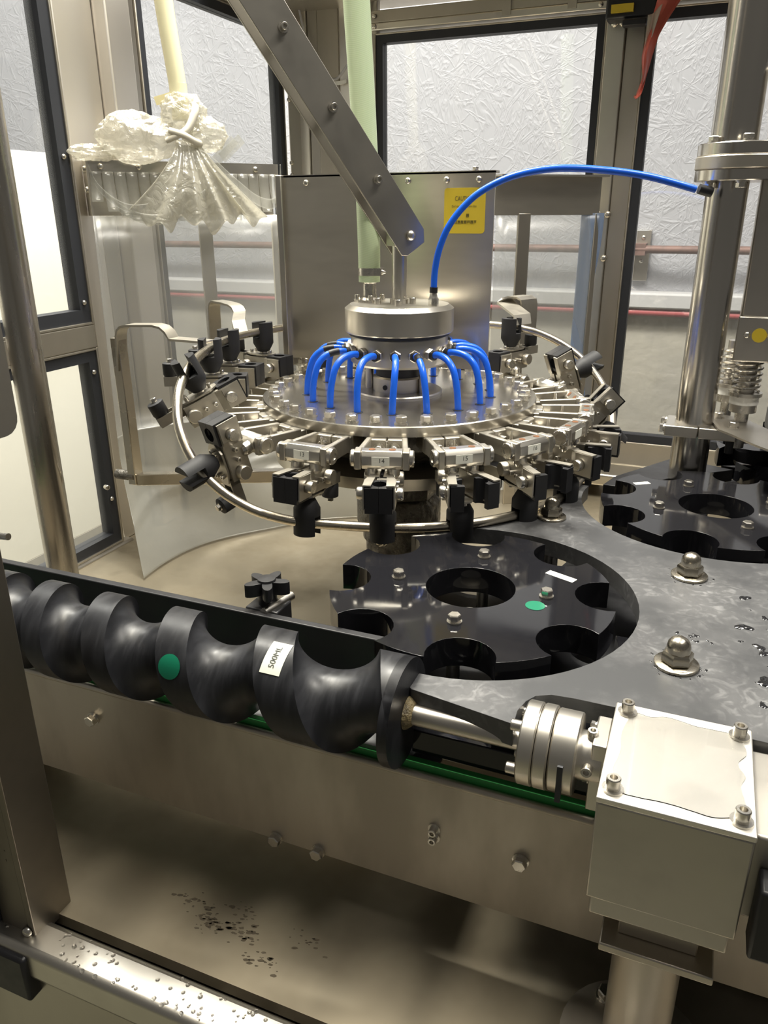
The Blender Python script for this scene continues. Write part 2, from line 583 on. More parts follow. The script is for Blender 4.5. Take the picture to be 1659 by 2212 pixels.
def part(mb, name, m, parent=None, bevel=0.0, seg=2, smooth=38, solid=0.0, sub=0, label=None, local=False, angle=30):
    """one mesh object; mb is in world coordinates unless local (then in the parent's frame)"""
    if parent is not None:
        M = WM[parent]
        if not local:
            mb.tr(M.inverted())
    else:
        # origin at the middle of the base
        xs = [p.x for p in mb.v]; ys = [p.y for p in mb.v]; zs = [p.z for p in mb.v]
        M = Matrix.Translation(V(((min(xs) + max(xs)) / 2, (min(ys) + max(ys)) / 2, min(zs))))
        mb.tr(M.inverted())
    o = bpy.data.objects.new(name, mb.mesh(name, m, smooth))
    link(o, parent, M)
    if solid:
        md = o.modifiers.new('solid', 'SOLIDIFY')
        md.thickness = solid
        md.offset = 0
    if sub:
        md = o.modifiers.new('sub', 'SUBSURF')
        md.levels = md.render_levels = sub
    if bevel:
        md = o.modifiers.new('bevel', 'BEVEL')
        md.width = bevel
        md.segments = seg
        md.limit_method = 'ANGLE'
        md.angle_limit = radians(angle)
        md.harden_normals = False
    if label:
        o['label'] = label
    return o

def inst(name, me, parent, M, label=None):
    o = bpy.data.objects.new(name, me)
    link(o, parent, M)
    if label: o['label'] = label
    return o

# ---- fasteners (unit size: head about 1 across, seat at z=0)
def hex_bolt_mesh(m, nm):
    b = MB()
    b.cyl((0, 0, 0), (0, 0, .12), .66, 20)
    b.cyl((0, 0, .12), (0, 0, .26), .52, 16)
    b.lathe([(.577, .26), (.577, .66), (.50, .74), (.0001, .75)], 6)
    return b.mesh(nm, m, 30)
def socket_mesh(m, nm):
    b = MB()
    b.lathe([(.5, 0), (.5, .85), (.45, .92), (.27, .92), (.27, .5), (.0001, .5)], 18)
    return b.mesh(nm, m, 30)
def socket_washer_mesh(m, nm):
    b = MB()
    b.cyl((0, 0, 0), (0, 0, .16), .75, 20)
    b.lathe([(.5, .16), (.5, .95), (.45, 1.02), (.27, 1.02), (.27, .5), (.0001, .5)], 18)
    return b.mesh(nm, m, 30)
def dome_mesh(m, nm):
    b = MB()
    b.lathe([(.5, 0), (.5, .1), (.44, .26), (.3, .38), (.14, .42), (.0001, .425)], 18)
    return b.mesh(nm, m, 50)
def acorn_mesh(m, nm):
    b = MB()
    b.lathe([(.78, 0), (.8, .03), (.8, .12), (.76, .15), (.3, .15)], 28)
    b.lathe([(.5, .15), (.577, .2), (.577, .52), (.5, .6), (.2, .6)], 6)
    b.lathe([(.43, .58), (.43, .78), (.4, .94), (.32, 1.07), (.18, 1.16), (.0001, 1.19)], 24)
    return b.mesh(nm, m, 40)
FAST = {'hex': hex_bolt_mesh(STEELB, 'hex_bolt'), 'socket': socket_mesh(STEELB, 'socket_screw'),
        'socketw': socket_washer_mesh(STEELB, 'socket_screw'), 'dome': dome_mesh(STEELB, 'dome_screw'),
        'acorn': acorn_mesh(ACORNST, 'acorn_nut'), 'blackhex': hex_bolt_mesh(BLACKM, 'black_bolt')}
FN = {'hex': 'hex_bolt', 'socket': 'socket_screw', 'socketw': 'socket_screw', 'dome': 'dome_screw', 'acorn': 'acorn_nut', 'blackhex': 'hex_bolt'}
def bolt(parent, kind, pos, nrm, size, spin=None, name=None, label=None):
    R = frame_to(nrm).to_4x4()
    s = random.uniform(0, pi) if spin is None else spin
    M = Matrix.Translation(V(pos)) @ R @ Matrix.Rotation(s, 4, 'Z') @ Matrix.Diagonal((size, size, size, 1))
    return inst(name or FN[kind], FAST[kind], parent, M, label)

def text_mb(s, size, depth=0.0002, align='CENTER'):
    """flat lettering as real mesh, lying in XY, centred"""
    cu = bpy.data.curves.new('lettering', 'FONT')
    cu.body = s
    cu.size = size
    cu.align_x = align
    cu.align_y = 'CENTER'
    cu.resolution_u = 3
    ob = bpy.data.objects.new('lettering_tmp', cu)
    COL.objects.link(ob)
    bpy.context.view_layer.update()
    me = ob.to_mesh()
    b = MB()
    b.add([v.co.copy() for v in me.vertices], [tuple(p.vertices) for p in me.polygons])
    ob.to_mesh_clear()
    bpy.data.objects.remove(ob)
    bpy.data.curves.remove(cu)
    return b

def lerp(a, b, t): return a + (b - a) * t
def circ(cx, cy, r, n=48, a0=0.0, a1=2 * pi, end=False):
    k = n - 1 if end else n
    return [(cx + r * cos(a0 + (a1 - a0) * i / k), cy + r * sin(a0 + (a1 - a0) * i / k)) for i in range(n)]
Z = V((0, 0, 1))

# ================================================================== the setting
# hall floor, walls
b = MB(); b.bx(-5, 4, -2.5, 2.6, -0.02, 0)
tag(part(b, 'floor', mat('hall_floor', (.17, .165, .12), .5, var=.6, vscale=5, col2=(.12, .115, .085))), kind='structure')
b = MB(); b.bx(-5, 4, 2.50, 2.56, 1.10, 3.4)
tag(part(b, 'wall_back', FOIL), 'white creased wall skin behind the machine', kind='structure')
b = MB(); b.bx(-5, 4, 2.47, 2.56, 0, 1.055)
tag(part(b, 'wall_back_lower', CONC), 'rough beige lower wall behind the machine', kind='structure')
b = MB(); b.bx(-5, 4, 2.43, 2.56, 1.055, 1.10)
tag(part(b, 'trim_1', CURB, bevel=0.006), 'pale ledge along the foot of the white wall', kind='structure')
b = MB(); b.bx(-5.06, -5, -2.5, 2.6, 0, 3.4)
tag(part(b, 'wall_left', CURB), kind='structure')

# pipes on the wall
rp = thing('wall_pipe', 'thin rusty pipe on a bracket across the white wall', 'pipe', (-0.2, 2.44, 1.21))
b = MB(); b.cyl((-3.5, 2.44, 1.219), (3, 2.44, 1.219), 0.011, 12)
part(b, 'pipe', RUSTP, rp)
for x in (-1.15, -0.205):
    b = MB(); b.bx(x - .02, x + .02, 2.482, 2.50, 1.13, 1.27)
    br = part(b, 'bracket', SHEET, rp, bevel=0.001)
    b = MB(); b.bx(x - .028, x + .012, 2.43, 2.484, 1.203, 1.235)
    part(b, 'clip', RUSTP, br)
    bolt(br, 'dome', (x, 2.482, 1.185), (0, -1, 0), .012)
    bolt(br, 'dome', (x, 2.482, 1.25), (0, -1, 0), .012)
b = MB(); b.cyl((-3.5, 2.445, 1.044), (3, 2.445, 1.044), 0.010, 12)
tag(part(b, 'red_pipe', REDP), 'red painted pipe running under the wall ledge', 'pipe')

# cream boards standing outside the left doors
t = thing('cream_board', 'tall cream white board standing outside the left doors', 'board', (-1.7, 1.3, 0))
b = MB(); b.bx(-1.73, -1.70, .3, 2.1, 0.40, 1.475)
part(b, 'panel', CREAM, t, bevel=0.002)
b = MB(); b.bx(-1.735, -1.698, .3, 2.1, 0.0, 0.40)
part(b, 'plinth', CONC, t)

# ------------------------------------------------------------------ machine base tray
TZ = 0.77
tr = thing('drip_tray', 'stained steel drip tray under the whole machine', 'tray', (-.2, 1.0, TZ))
b = MB(); b.bx(-.95, .9, .3445, 1.66, TZ - .012, TZ)
part(b, 'tray_floor', TRAYM, tr)
b = MB(); b.bx(-.95, .9, .336, .3445, TZ - .03, TZ - .02)
part(b, 'gutter', CAST, tr)
b = MB(); b.bx(-.95, .9, .305, .337, TZ - .03, TZ + .002)
lip = part(b, 'front_lip', STEELM, tr, bevel=.006, seg=3, label='wet bright steel lip along the front of the tray')
b = MB(); b.bx(-.95, .9, .312, 1.66, 0.0, TZ - .03)
part(b, 'base_cabinet', SHEET, tr)
# smudges of dirt on the tray
dm = MB()
for cx0, cy0, n_ in ((-.335, .398, 34), (-.315, .384, 40), (-.290, .388, 40), (-.262, .372, 26), (-.300, .405, 20), (-.225, .40, 16)):
    for i in range(n_):
        cx, cy = random.gauss(cx0, .010), random.gauss(cy0, .0045)
        r = random.choice((.0004, .0006, .0008, .0012, .0016))
        pts = [(cx + r * 1.5 * cos(a) + r * .8 * sin(a) + random.uniform(-.3, .3) * r, cy + r * .8 * sin(a) + random.uniform(-.2, .2) * r) for a in [2 * pi * q / 9 for q in range(9)]]
        dm.prism(pts, TZ, TZ + .0002)
part(dm, 'dirt', DIRT, tr)['kind'] = 'stuff'
# drops on the lip
wd = MB()
for i in range(90):
    x, y = random.uniform(-.42, -.18), random.uniform(.309, .333)
    r = random.uniform(.0008, .0022)
    wd.sphere((x, y, TZ + .002), r, 8, 6, (1, 1, .5))
part(wd, 'water_drop', WATERM, tr)['kind'] = 'stuff'

# ------------------------------------------------------------------ enclosure: left doors, corner posts, back windows
LX = -.93
def framed_window(name, label, origin, ux, w, z0, z1, bar, gask, skip=(), depth=.03, panez=0):
    """window in a vertical plane: origin, horizontal unit ux, width w, height range"""
    ux = V(ux).normalized()
    o = V((origin[0], origin[1], 0))
    nrm = ux.cross(Z)
    t = bpy.data.objects.new(name, None)
    link(t, None, Matrix.Translation(V((origin[0], origin[1], z0))))
    tag(t, label, kind='structure')
    def bar_(n, a0, a1, c0, c1, m, d, off=0.0, bev=.001):
        q = MB()
        R = Matrix((ux, nrm, Z)).transposed()
        q.box(o + ux * ((a0 + a1) / 2) + Z * ((c0 + c1) / 2) + nrm * off, (abs(a1 - a0), d, abs(c1 - c0)), R)
        return part(q, n, m, t, bevel=bev)
    if bar:
        for nm, a in (('l', (0, bar, z0, z1)), ('r', (w - bar, w, z0, z1)), ('b', (bar, w - bar, z0, z0 + bar)), ('t', (bar, w - bar, z1 - bar, z1))):
            if nm not in skip:
                bar_('frame_bar', *a, SHEET, depth)
    g0 = bar
    for a in ((g0, g0 + gask, z0 + g0, z1 - g0), (w - g0 - gask, w - g0, z0 + g0, z1 - g0),
              (g0 + gask, w - g0 - gask, z0 + g0, z0 + g0 + gask), (g0 + gask, w - g0 - gask, z1 - g0 - gask, z1 - g0)):
        bar_('gasket', *a, GASKET, depth * .8, 0, 0)
    bar_('pane', g0 + gask, w - g0 - gask, z0 + g0 + gask, z1 - g0 - gask, GLASS, .004, 0, 0)
    return t

# left side: two door panels one above the other, up to the steel corner plate
framed_window('window_1', 'lower door window on the left in front of cream boards', (LX, .20), (0, 1, 0), .80, .775, 1.118, .004, .017)
framed_window('window_2', 'upper door window on the left in front of cream boards', (LX, .20), (0, 1, 0), .80, 1.155, 1.95, .004, .02)
b = MB(); b.bx(LX - .02, LX + .015, .20, 1.0, 1.118, 1.155)
dr = thing('door_rail', 'steel cross rail between the upper and lower left doors', 'rail', (LX, .6, 1.118))
part(b, 'rail', SHEET, dr, bevel=.002)
for y, z in ((.985, 1.40), (.985, 1.19), (.985, 1.08), (.985, .86)):
    bolt(dr, 'dome', (LX + .013, y, z), (1, 0, 0), .008)
b = MB(); b.bx(LX - .02, LX + .02, .20, 1.02, .745, .775)
tag(part(b, 'sill_rail', STEEL, bevel=.004), 'bright steel sill under the lower left door', 'rail')

# steel corner plates between doors and the rear left window
cp = thing('corner_post', 'broad folded steel post between left door and rear window', 'post', (LX, 1.09, TZ))
b = MB(); b.bx(LX - .03, LX + .004, 1.012, 1.095, TZ, 2.1)
part(b, 'face', POSTST, cp, bevel=.002)
b = MB(); b.bx(LX - .03, LX + .028, 1.097, 1.155, TZ, 2.1)
part(b, 'fold', POSTST, cp, bevel=.003)
b = MB(); b.bx(LX - .03, LX + .012, 1.157, 1.185, TZ, 2.1)
part(b, 'edge_strip', STEEL, cp, bevel=.002)
framed_window('window_3', 'rear left window onto the white wall behind the bag', (LX, 1.187), (0, 1, 0), .48, .95, 1.69, .003, .016)
b = MB(); b.bx(LX - .03, LX + .02, 1.187, 1.70, TZ, .95)
tag(part(b, 'kick_panel', SHEET), 'steel panel below the rear left window', 'panel')
b = MB(); b.bx(LX - .03, LX + .02, 1.0, 1.70, 1.69, 1.74)
tag(part(b, 'header_rail', SHEET, bevel=.002), 'steel header rail over the rear left window', 'rail')

BY = 1.65
# corner column: strips of sheet between the two rear windows
cc = thing('corner_column', 'grey steel corner column of folded strips behind the diagonal arm', 'column', (-.82, 1.68, TZ))
pl = [(LX + .02, 1.672), (-.885, 1.690), (-.86, 1.682), (-.838, 1.684), (-.79, 1.688), (-.755, 1.676), (-.715, 1.664), (-.690, 1.66)]
for i in range(len(pl) - 1):
    p, q = pl[i], pl[i + 1]
    b = MB(); b.bar((p[0], p[1], (TZ + 2.1) / 2), (q[0], q[1], (TZ + 2.1) / 2), .012 + .006 * (i % 2), 2.1 - TZ)
    part(b, 'strip', (SHEET, POSTST, STEEL)[i % 3], cc, bevel=.0015)
for z in (1.40, 1.425, 1.55):
    bolt(cc, 'dome', (-.905, 1.668, z), (.5, -1, 0), .010)
b = MB(); b.tube([(-.87, 1.66, 1.72), (-.84, 1.65, 1.63), (-.80, 1.65, 1.585), (-.775, 1.66, 1.59), (-.72, 1.65, 1.66), (-.70, 1.65, 1.76)], .0025, 8)
tag(part(b, 'thin_wire', mat('white_wire', (.55, .55, .57), .4)), 'thin pale wire looping across the corner column', 'wire')
b = MB(); b.ribbon([(-.81, 1.676, 1.577), (-.785, 1.668, 1.575), (-.765, 1.664, 1.577)], (0, 0, 1), .007, .002)
part(b, 'cable_tie', WHITEP, cc)

framed_window('window_4', 'large rear window onto the creased white wall', (-.690, BY), (1, 0, 0), .452, .86, 1.652, .003, .014)
framed_window('window_5', 'right rear window behind the steel column', (-.170, BY), (1, 0, 0), .62, .868, 1.652, .003, .016)
mp = thing('mullion', 'steel mullion between the two rear windows', 'post', (-.205, BY, TZ))
b = MB(); b.bx(-.238, -.204, BY - .018, BY + .02, TZ, 1.66)
part(b, 'front_strip', STEELM, mp, bevel=.002)
b = MB(); b.bx(-.204, -.170, BY - .012, BY + .02, TZ, 1.66)
part(b, 'back_strip', SHEET, mp, bevel=.002)
for x, z in ((-.224, 1.315), (-.206, 1.315), (-.224, 1.235), (-.206, 1.235), (-.224, 1.632), (-.210, 1.632)):
    bolt(mp, 'dome', (x, BY - .019, z), (0, -1, 0), .013)
hd = thing('header_beam', 'steel header beam above the large rear window', 'beam', (-.45, BY, 1.655))
b = MB(); b.bx(-.70, -.232, BY - .025, BY + .02, 1.655, 1.668)
part(b, 'lower_rail', STEELM, hd, bevel=.002)
b = MB(); b.bx(-.70, -.232, BY - .022, BY + .02, 1.668, 1.690)
part(b, 'upper_rail', SHEET, hd, bevel=.002)
for x in (-.685, -.25):
    for z in (1.662, 1.680):
        bolt(hd, 'dome', (x, BY - .0255, z), (0, -1, 0), .009)
for x in (-.30, -.42):
    b = MB(); b.bx(x - .008, x + .008, BY - .027, BY - .021, 1.66, 1.70)
    part(b, 'clip', SHEET, hd)
b = MB(); b.bx(-.17, .60, BY - .03, BY + .02, 1.655, 1.70)
tag(part(b, 'right_header', STEEL, bevel=.004), 'steel header beam above the right rear window', 'beam')
b = MB()
b.prism([(-1.0, 1.36), (.9, 1.52), (.9, 1.72), (-1.0, 1.72)], 1.712, 1.718)
tag(part(b, 'roof_sheet', SHEET), 'grey steel roof sheet at the rear top', 'sheet')
# sill and lower steel below the right rear window
sl = thing('rear_sill', 'bright steel ledge along the foot of the rear windows', 'sill', (-.1, 1.6, .80))
b = MB(); b.bx(-.70, .9, BY - .02, BY + .02, .80, .868)
part(b, 'upstand', SHEET, sl)
b = MB(); b.bx(-.70, .9, BY - .10, BY - .02, .796, .822)
part(b, 'ledge', STEELM, sl, bevel=.005, seg=3)

# ribbon, cable and latch at the top of the mullion
rb = thing('red_ribbon', 'torn red ribbon tied to the top of the mullion', 'ribbon', (-.15, 1.5, 1.5))
def rib(u, v):
    pts = [(-.128, 1.655, .020), (-.14, 1.625, .016), (-.150, 1.595, .011), (-.156, 1.565, .0075), (-.158, 1.535, .0020), (-.163, 1.515, .005), (-.166, 1.500, .0065)]
    k = u * (len(pts) - 1); i = min(int(k), len(pts) - 2); t = k - i
    x, z, w = (lerp(pts[i][q], pts[i + 1][q], t) for q in range(3))
    return (x + (v - .5) * 2 * w, 1.56 + .012 * sin(9 * u + 2 * v) + .006 * cos(7 * v), z + (.006 * abs(v - .5) * 2 if u > .95 else 0))
b = MB(); b.grid(rib, 24, 6)
part(b, 'ribbon', REDTAG, rb, solid=.0008)
b = MB(); b.grid(lambda u, v: (-.160 + .022 * u * (1 - .5 * v), 1.553 + .01 * sin(5 * u), 1.625 - .045 * v + .012 * u), 8, 8)
part(b, 'tape_end', BAGM, rb, solid=.0008)
lt = thing('door_latch', 'black latch with yellow label at the mullion top', 'latch', (-.19, 1.6, 1.6))
b = MB(); b.bx(-.235, -.150, 1.585, 1.63, 1.630, 1.668)
part(b, 'latch_body', BLACKM, lt, bevel=.004)
b = MB(); b.bx(-.225, -.188, 1.578, 1.5855, 1.638, 1.650)
part(b, 'yellow_label', YELLOW, lt)
b = MB(); b.bx(-.205, -.165, 1.58, 1.60, 1.617, 1.627)
part(b, 'catch', BLACKM, lt, bevel=.002)
b = MB(); b.tube([(-.15, 1.60, 1.662), (-.05, 1.60, 1.660), (.05, 1.60, 1.664), (.3, 1.60, 1.668)], .005, 8)
tag(part(b, 'orange_cable', ORANGE), 'orange sheathed cable along the top right header', 'cable')

# round steel pole inside the left door
pp = thing('round_pole', 'thick round steel pole in front of the left doors', 'pole', (-.80, .745, TZ))
b = MB(); b.cyl((-.80, .745, TZ), (-.80, .745, 2.1), .0205, 32)
part(b, 'pole', POLEST, pp)
b = MB(); b.lathe([(.034, 0), (.034, .01), (.0206, .012)], 32, (-.80, .745, TZ))
part(b, 'foot_flange', POLEST, pp)

# near left door frame, right beside the camera
nf = thing('door_frame', 'dark steel door frame post close to the camera, with drops', 'door frame', (-.46, .36, TZ - .04))
b = MB(); b.bx(-.4785, -.442, .320, .358, TZ - .005, 2.0)
part(b, 'post', DOORST, nf, bevel=.0025)
b = MB(); b.bx(-.447, -.4405, .319, .359, TZ - .005, 2.0)
part(b, 'edge_fold', DOORST, nf, bevel=.001)
b = MB(); b.bx(-.496, -.4785, .306, .350, TZ - .03, 2.0)
part(b, 'gasket', GASKET, nf, bevel=.003)
b = MB(); b.bx(-.496, -.437, .300, .320, TZ - .05, TZ - .004)
part(b, 'corner_block', BLACKM, nf, bevel=.003)
b = MB(); b.bx(-.80, -.496, .322, .326, TZ - .03, 1.12)
part(b, 'pane', GLASS, nf)
b = MB(); b.bx(-.80, -.496, .312, .340, TZ - .06, TZ - .03)
part(b, 'bottom_rail', GASKET, nf)
bolt(nf, 'dome', (-.447, .3185, TZ + .006), (0, -1, 0), .009)
bolt(nf, 'dome', (-.470, .3185, TZ - .002), (0, -1, 0), .009)
bolt(nf, 'dome', (-.474, .3195, .945), (0, -1, 0), .010)
wd = MB()
for i in range(26):
    wd.sphere((random.uniform(-.476, -.446), .320, random.uniform(.80, 1.02)), random.uniform(.0006, .0013), 8, 6, (1, .5, 1.5))
part(wd, 'water_drop', WATERM, nf)['kind'] = 'stuff'
b = MB()
R_ = .012
b.prism([(.20, 1.174), (.40 - R_, 1.174), *[(.40 - R_ + R_ * sin(a), 1.174 + R_ - R_ * cos(a)) for a in (.4, .8, 1.2, 1.57)], (.40, 1.5), (.20, 1.5)], -.004, .004,
        T=Matrix(((0, 0, 1, -.452), (1, 0, 0, 0), (0, 1, 0, 0), (0, 0, 0, 1))))
tag(part(b, 'control_plate', ARMST), 'dark rounded steel plate at the left edge of the view', 'plate')
b = MB(); b.cyl((-.64, .50, 1.026), (-.600, .50, 1.029), .0035, 12)
tag(part(b, 'guide_rod', STEELB), 'short steel rod end poking in at the left edge', 'rod')

# ================================================================== conveyor
CY = .442
cv = thing('conveyor', 'steel sided bottle conveyor across the foreground', 'conveyor', (-.2, .48, .82))
b = MB(); b.bx(-.92, .60, CY, CY + .004, .82, .926)
part(b, 'front_plate', CONVST, cv)
b = MB(); b.cyl((-.92, CY + .003, .9255), (.60, CY + .003, .9255), .0035, 12)
part(b, 'rolled_edge', CONVST, cv)
b = MB(); b.bx(-.92, .60, .524, .528, .82, .93)
part(b, 'back_plate', CONVST, cv)
b = MB(); b.bx(-.92, .60, CY + .006, CY + .012, .915, .9345)
part(b, 'wear_strip', GREENS, cv, bevel=.001, label='green plastic wear strip')
b = MB(); b.bx(-.92, .60, .514, .520, .915, .9345)
part(b, 'wear_strip', GREENS, cv, bevel=.001, label='green plastic wear strip')
lk = MB()
lk.bx(-.0183, .0183, -.028, .028, 0, .003)
lk.cyl((-.019, -.02, -.003), (-.019, .02, -.003), .004, 8)
lkm = lk.mesh('chain_link', CHAIN)
for i in range(20):
    inst('chain_link', lkm, cv, Matrix.Translation(V((-.885 + i * .038, .483, .927))))
for px, z in ((-.468, .894), (-.283, .8225), (-.243, .8225), (-.075, .876)):
    bolt(cv, 'hex', (px, CY, z), (0, -1, 0), .0095)
for z in (.874, .882):
    bolt(cv, 'socketw', (-.142, CY, z), (0, -1, 0), .0065)
bolt(cv, 'hex', (.02, CY, .80), (0, -1, 0), .010)
b = MB()
for x in (-.62, .16):
    b.bx(x - .02, x + .02, CY + .01, .52, TZ, .82)
part(b, 'stand', STEEL, cv)

# ------------------------------------------------------------------ infeed screw
SY, SZ, SR = .441, .982, .0405
# phase(x): turns, so that a land sits where phase - angle/2pi is an integer
KN = [(-.68, -6.30), (-.620, -5.25), (-.562, -4.20), (-.501, -3.12), (-.436, -2.08), (-.361, -1.04), (-.271, 0.0), (-.168, 1.0), (-.10, 1.60)]
def phase(x):
    for (a, pa), (c, pc) in zip(KN, KN[1:]):
        if x <= c:
            return lerp(pa, pc, (x - a) / (c - a))
    return KN[-1][1]
def pitch_at(x):
    e = .004
    return 2 * e / (phase(x + e) - phase(x - e))
def screw_r(x, th):
    # th from top (0) towards the camera side
    ph = phase(x) - th / (2 * pi)
    fr = (ph + .5) % 1.0 - .5          # 0 at a land middle
    pt = pitch_at(x)
    land = .0155 if pt > .08 else .0155 * pt / .085
    d = abs(fr) * pt
    half = pt / 2
    if d <= land:
        return SR
    # circular groove between the lands
    q = (half - d) / (half - land)     # 1 at land, 0 at groove middle ... inverted below
    depth = .0215 * sqrt(max(0.0, 1 - q * q)) if True else 0
    return SR - depth
def inv_phase(p):
    for (a, pa), (c, pc) in zip(KN, KN[1:]):
        if p <= pc:
            return lerp(a, c, (p - pa) / (pc - pa))
    return KN[-1][0] + (p - KN[-1][1]) * .1
NT = 72
x0, x1 = -.668, -.1645
# rows follow the helix, so the edges of the land stay crisp
SF = sorted(set([-.165, -.12, -.06, 0, .06, .12, .165] + [.165 + .67 * (1 - cos(pi * k / 22)) / 2 for k in range(1, 22)]))
rows = [t_ + f_ for t_ in range(-8, 3) for f_ in SF]
rows.sort()
bm = bmesh.new()
gridv = []
for s_ in rows:
    rr = []
    fr = (s_ + .5) % 1.0 - .5
    for k in range(NT + 1):
        th = 2 * pi * k / NT
        x = min(max(inv_phase(s_ + th / (2 * pi)), x0), x1)
        d = abs(fr)
        q_ = (.5 - d) / (.5 - .165)
        r = SR if d <= .1651 else SR - .0215 * sqrt(max(0, 1 - q_ * q_)) * min(1.0, pitch_at(x) / .085)
        rr.append(bm.verts.new((x, SY - r * sin(th), SZ + r * cos(th))))
    gridv.append(rr)
for i in range(len(rows) - 1):
    for k in range(NT):
        q4 = (gridv[i][k], gridv[i + 1][k], gridv[i + 1][k + 1], gridv[i][k + 1])
        xs_ = [v_.co.x for v_ in q4]
        if max(xs_) - min(xs_) < 1e-7 and (xs_[0] <= x0 + 1e-6 or xs_[0] >= x1 - 1e-6):
            continue
        bm.faces.new(q4)
bmesh.ops.remove_doubles(bm, verts=bm.verts, dist=1e-6)
bmesh.ops.dissolve_degenerate(bm, dist=1e-6, edges=bm.edges)
for v_ in [v_ for v_ in bm.verts if not v_.link_faces]:
    bm.verts.remove(v_)
bm.verts.index_update()
vs = [v_.co.copy() for v_ in bm.verts]
fs = [tuple(v_.index for v_ in f_.verts) for f_ in bm.faces]
bm.free()
sc = thing('infeed_screw', 'black nylon infeed screw with spiral bottle grooves', 'screw', (-.4, SY, .94))
b = MB(); b.add(vs, fs)
b.cyl((x1 - .0075, SY, SZ), (x1, SY, SZ), SR, 72)
b.cyl((x0, SY, SZ), (x0 + .003, SY, SZ), SR * .9, 48)
part(b, 'screw_body', SCREWB, sc, smooth=28)
b = MB(); b.cyl((-.166, SY, SZ), (-.076, SY, SZ), .0078, 24)
part(b, 'shaft', STEEL, sc)
b = MB(); b.lathe([(.0078, 0), (.0125, .0005), (.0118, .0025), (.0085, .006), (.0078, .0065)], 24, (-.1648, SY, SZ), (1, 0, 0))
part(b, 'grease', mat('old_grease', (.24, .19, .10), .35, var=.8, vscale=200, col2=(.10, .08, .05), bump=.5, bscale=300), sc, label='crust of brown grease round the shaft')
def on_screw(cx, cth, w, h, m, name, round_=False, lab=None, txt=None):
    R = SR + .0004
    q = MB()
    if round_:
        R += .0003
        q.grid(lambda u, v: (cx + v * w * cos(2 * pi * u), SY - R * sin(cth + v * w * sin(2 * pi * u) / R), SZ + R * cos(cth + v * w * sin(2 * pi * u) / R)), 28, 6)
    else:
        q.grid(lambda u, v: (cx + (u - .5) * w, SY - R * sin(cth + (v - .5) * h / R), SZ + R * cos(cth + (v - .5) * h / R)), 3, 8)
    o = part(q, name, m, sc, smooth=80, label=lab)
    if txt:
        tb = text_mb(txt, .0066)
        R2 = R + .0003
        # lettering runs round the land
        tb.v = [V((cx - p.y * -1 * -1, SY - R2 * sin(cth - p.x / R2), SZ + R2 * cos(cth - p.x / R2))) for p in tb.v]
        part(tb, 'lettering', INK, o, smooth=0)
on_screw(-.2600, .50, .0165, .027, PAPERG, 'paper_label', lab='white 500ML label on the screw', txt='500ML')
on_screw(-.3435, 1.12, .0098, 0, GREEND, 'green_dot', True, lab='round green sticker on the screw')

# ------------------------------------------------------------------ shaft coupling and gearbox
cpg = thing('shaft_coupling', 'steel disc coupling between screw shaft and gearbox', 'coupling', (-.055, SY, SZ - .03))
for xa, xb, r in ((-.079, -.0685, .0285), (-.068, -.0588, .0285), (-.0583, -.0415, .0275)):
    b = MB(); b.lathe([(.006, 0), (r - .001, 0), (r, .001), (r, xb - xa - .001), (r - .001, xb - xa), (.006, xb - xa)], 48, (xa, SY, SZ), (1, 0, 0))
    part(b, 'disc', STEELM, cpg)
b = MB(); b.cyl((-.0415, SY, SZ), (-.026, SY, SZ), .0165, 32)
part(b, 'hub', STEELM, cpg)
for k in range(4):
    a = .5 + k * pi / 2
    bolt(cpg, 'socket', (-.079, SY - .021 * sin(a), SZ + .021 * cos(a)), (-1, 0, 0), .008)
for a in (.1, 1.4):
    bolt(cpg, 'socket', (-.034, SY - .0165 * sin(a), SZ + .0165 * cos(a)), (0, -sin(a), cos(a)), .007)
b = MB(); b.bx(-.0515, -.048, SY - .0285, SY - .024, SZ - .02, SZ + .008)
part(b, 'slot', GASKET, cpg)

gb = thing('gearbox', 'wet square steel gearbox with four cap screws', 'gearbox', (.02, .425, .93))
GX0, GX1, GY0, GY1 = -.0235, .0615, .375, .475
b = MB(); b.bx(GX0, GX1, GY0, GY1, 1.002, 1.006)
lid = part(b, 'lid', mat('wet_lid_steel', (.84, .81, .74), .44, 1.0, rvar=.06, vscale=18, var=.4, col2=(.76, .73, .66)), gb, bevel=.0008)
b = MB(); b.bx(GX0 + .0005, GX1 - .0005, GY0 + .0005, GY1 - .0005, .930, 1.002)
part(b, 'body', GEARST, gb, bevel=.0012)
b = MB(); b.bx(GX0 + .003, GX1 - .003, GY0 + .003, CY - .001, .915, .930)
part(b, 'base_block', GEARST, gb, bevel=.0015)
for x in (GX0 + .008, GX1 - .008):
    for y in (GY0 + .010, GY1 - .010):
        bolt(lid, 'socketw', (x, y, 1.006), (0, 0, 1), .0085)
b = MB(); b.bx(-.033, GX0, SY - .014, SY + .02, .95, 1.002)
fl = part(b, 'mounting_flange', STEELM, gb, bevel=.001)
bolt(fl, 'hex', (-.033, SY + .016, .995), (-1, 0, 0), .006)
bolt(fl, 'hex', (-.033, SY - .009, .972), (-1, 0, 0), .006)
b = MB(); b.bx(GX1, GX1 + .05, GY0 + .015, GY1 - .005, .935, .995)
part(b, 'motor_housing', GEARST, gb, bevel=.002)
b = MB(); b.bx(GX1 + .006, GX1 + .05, GY0 - .005, GY0 + .015, .925, .975)
part(b, 'motor_foot', BLACKM, gb, bevel=.002)
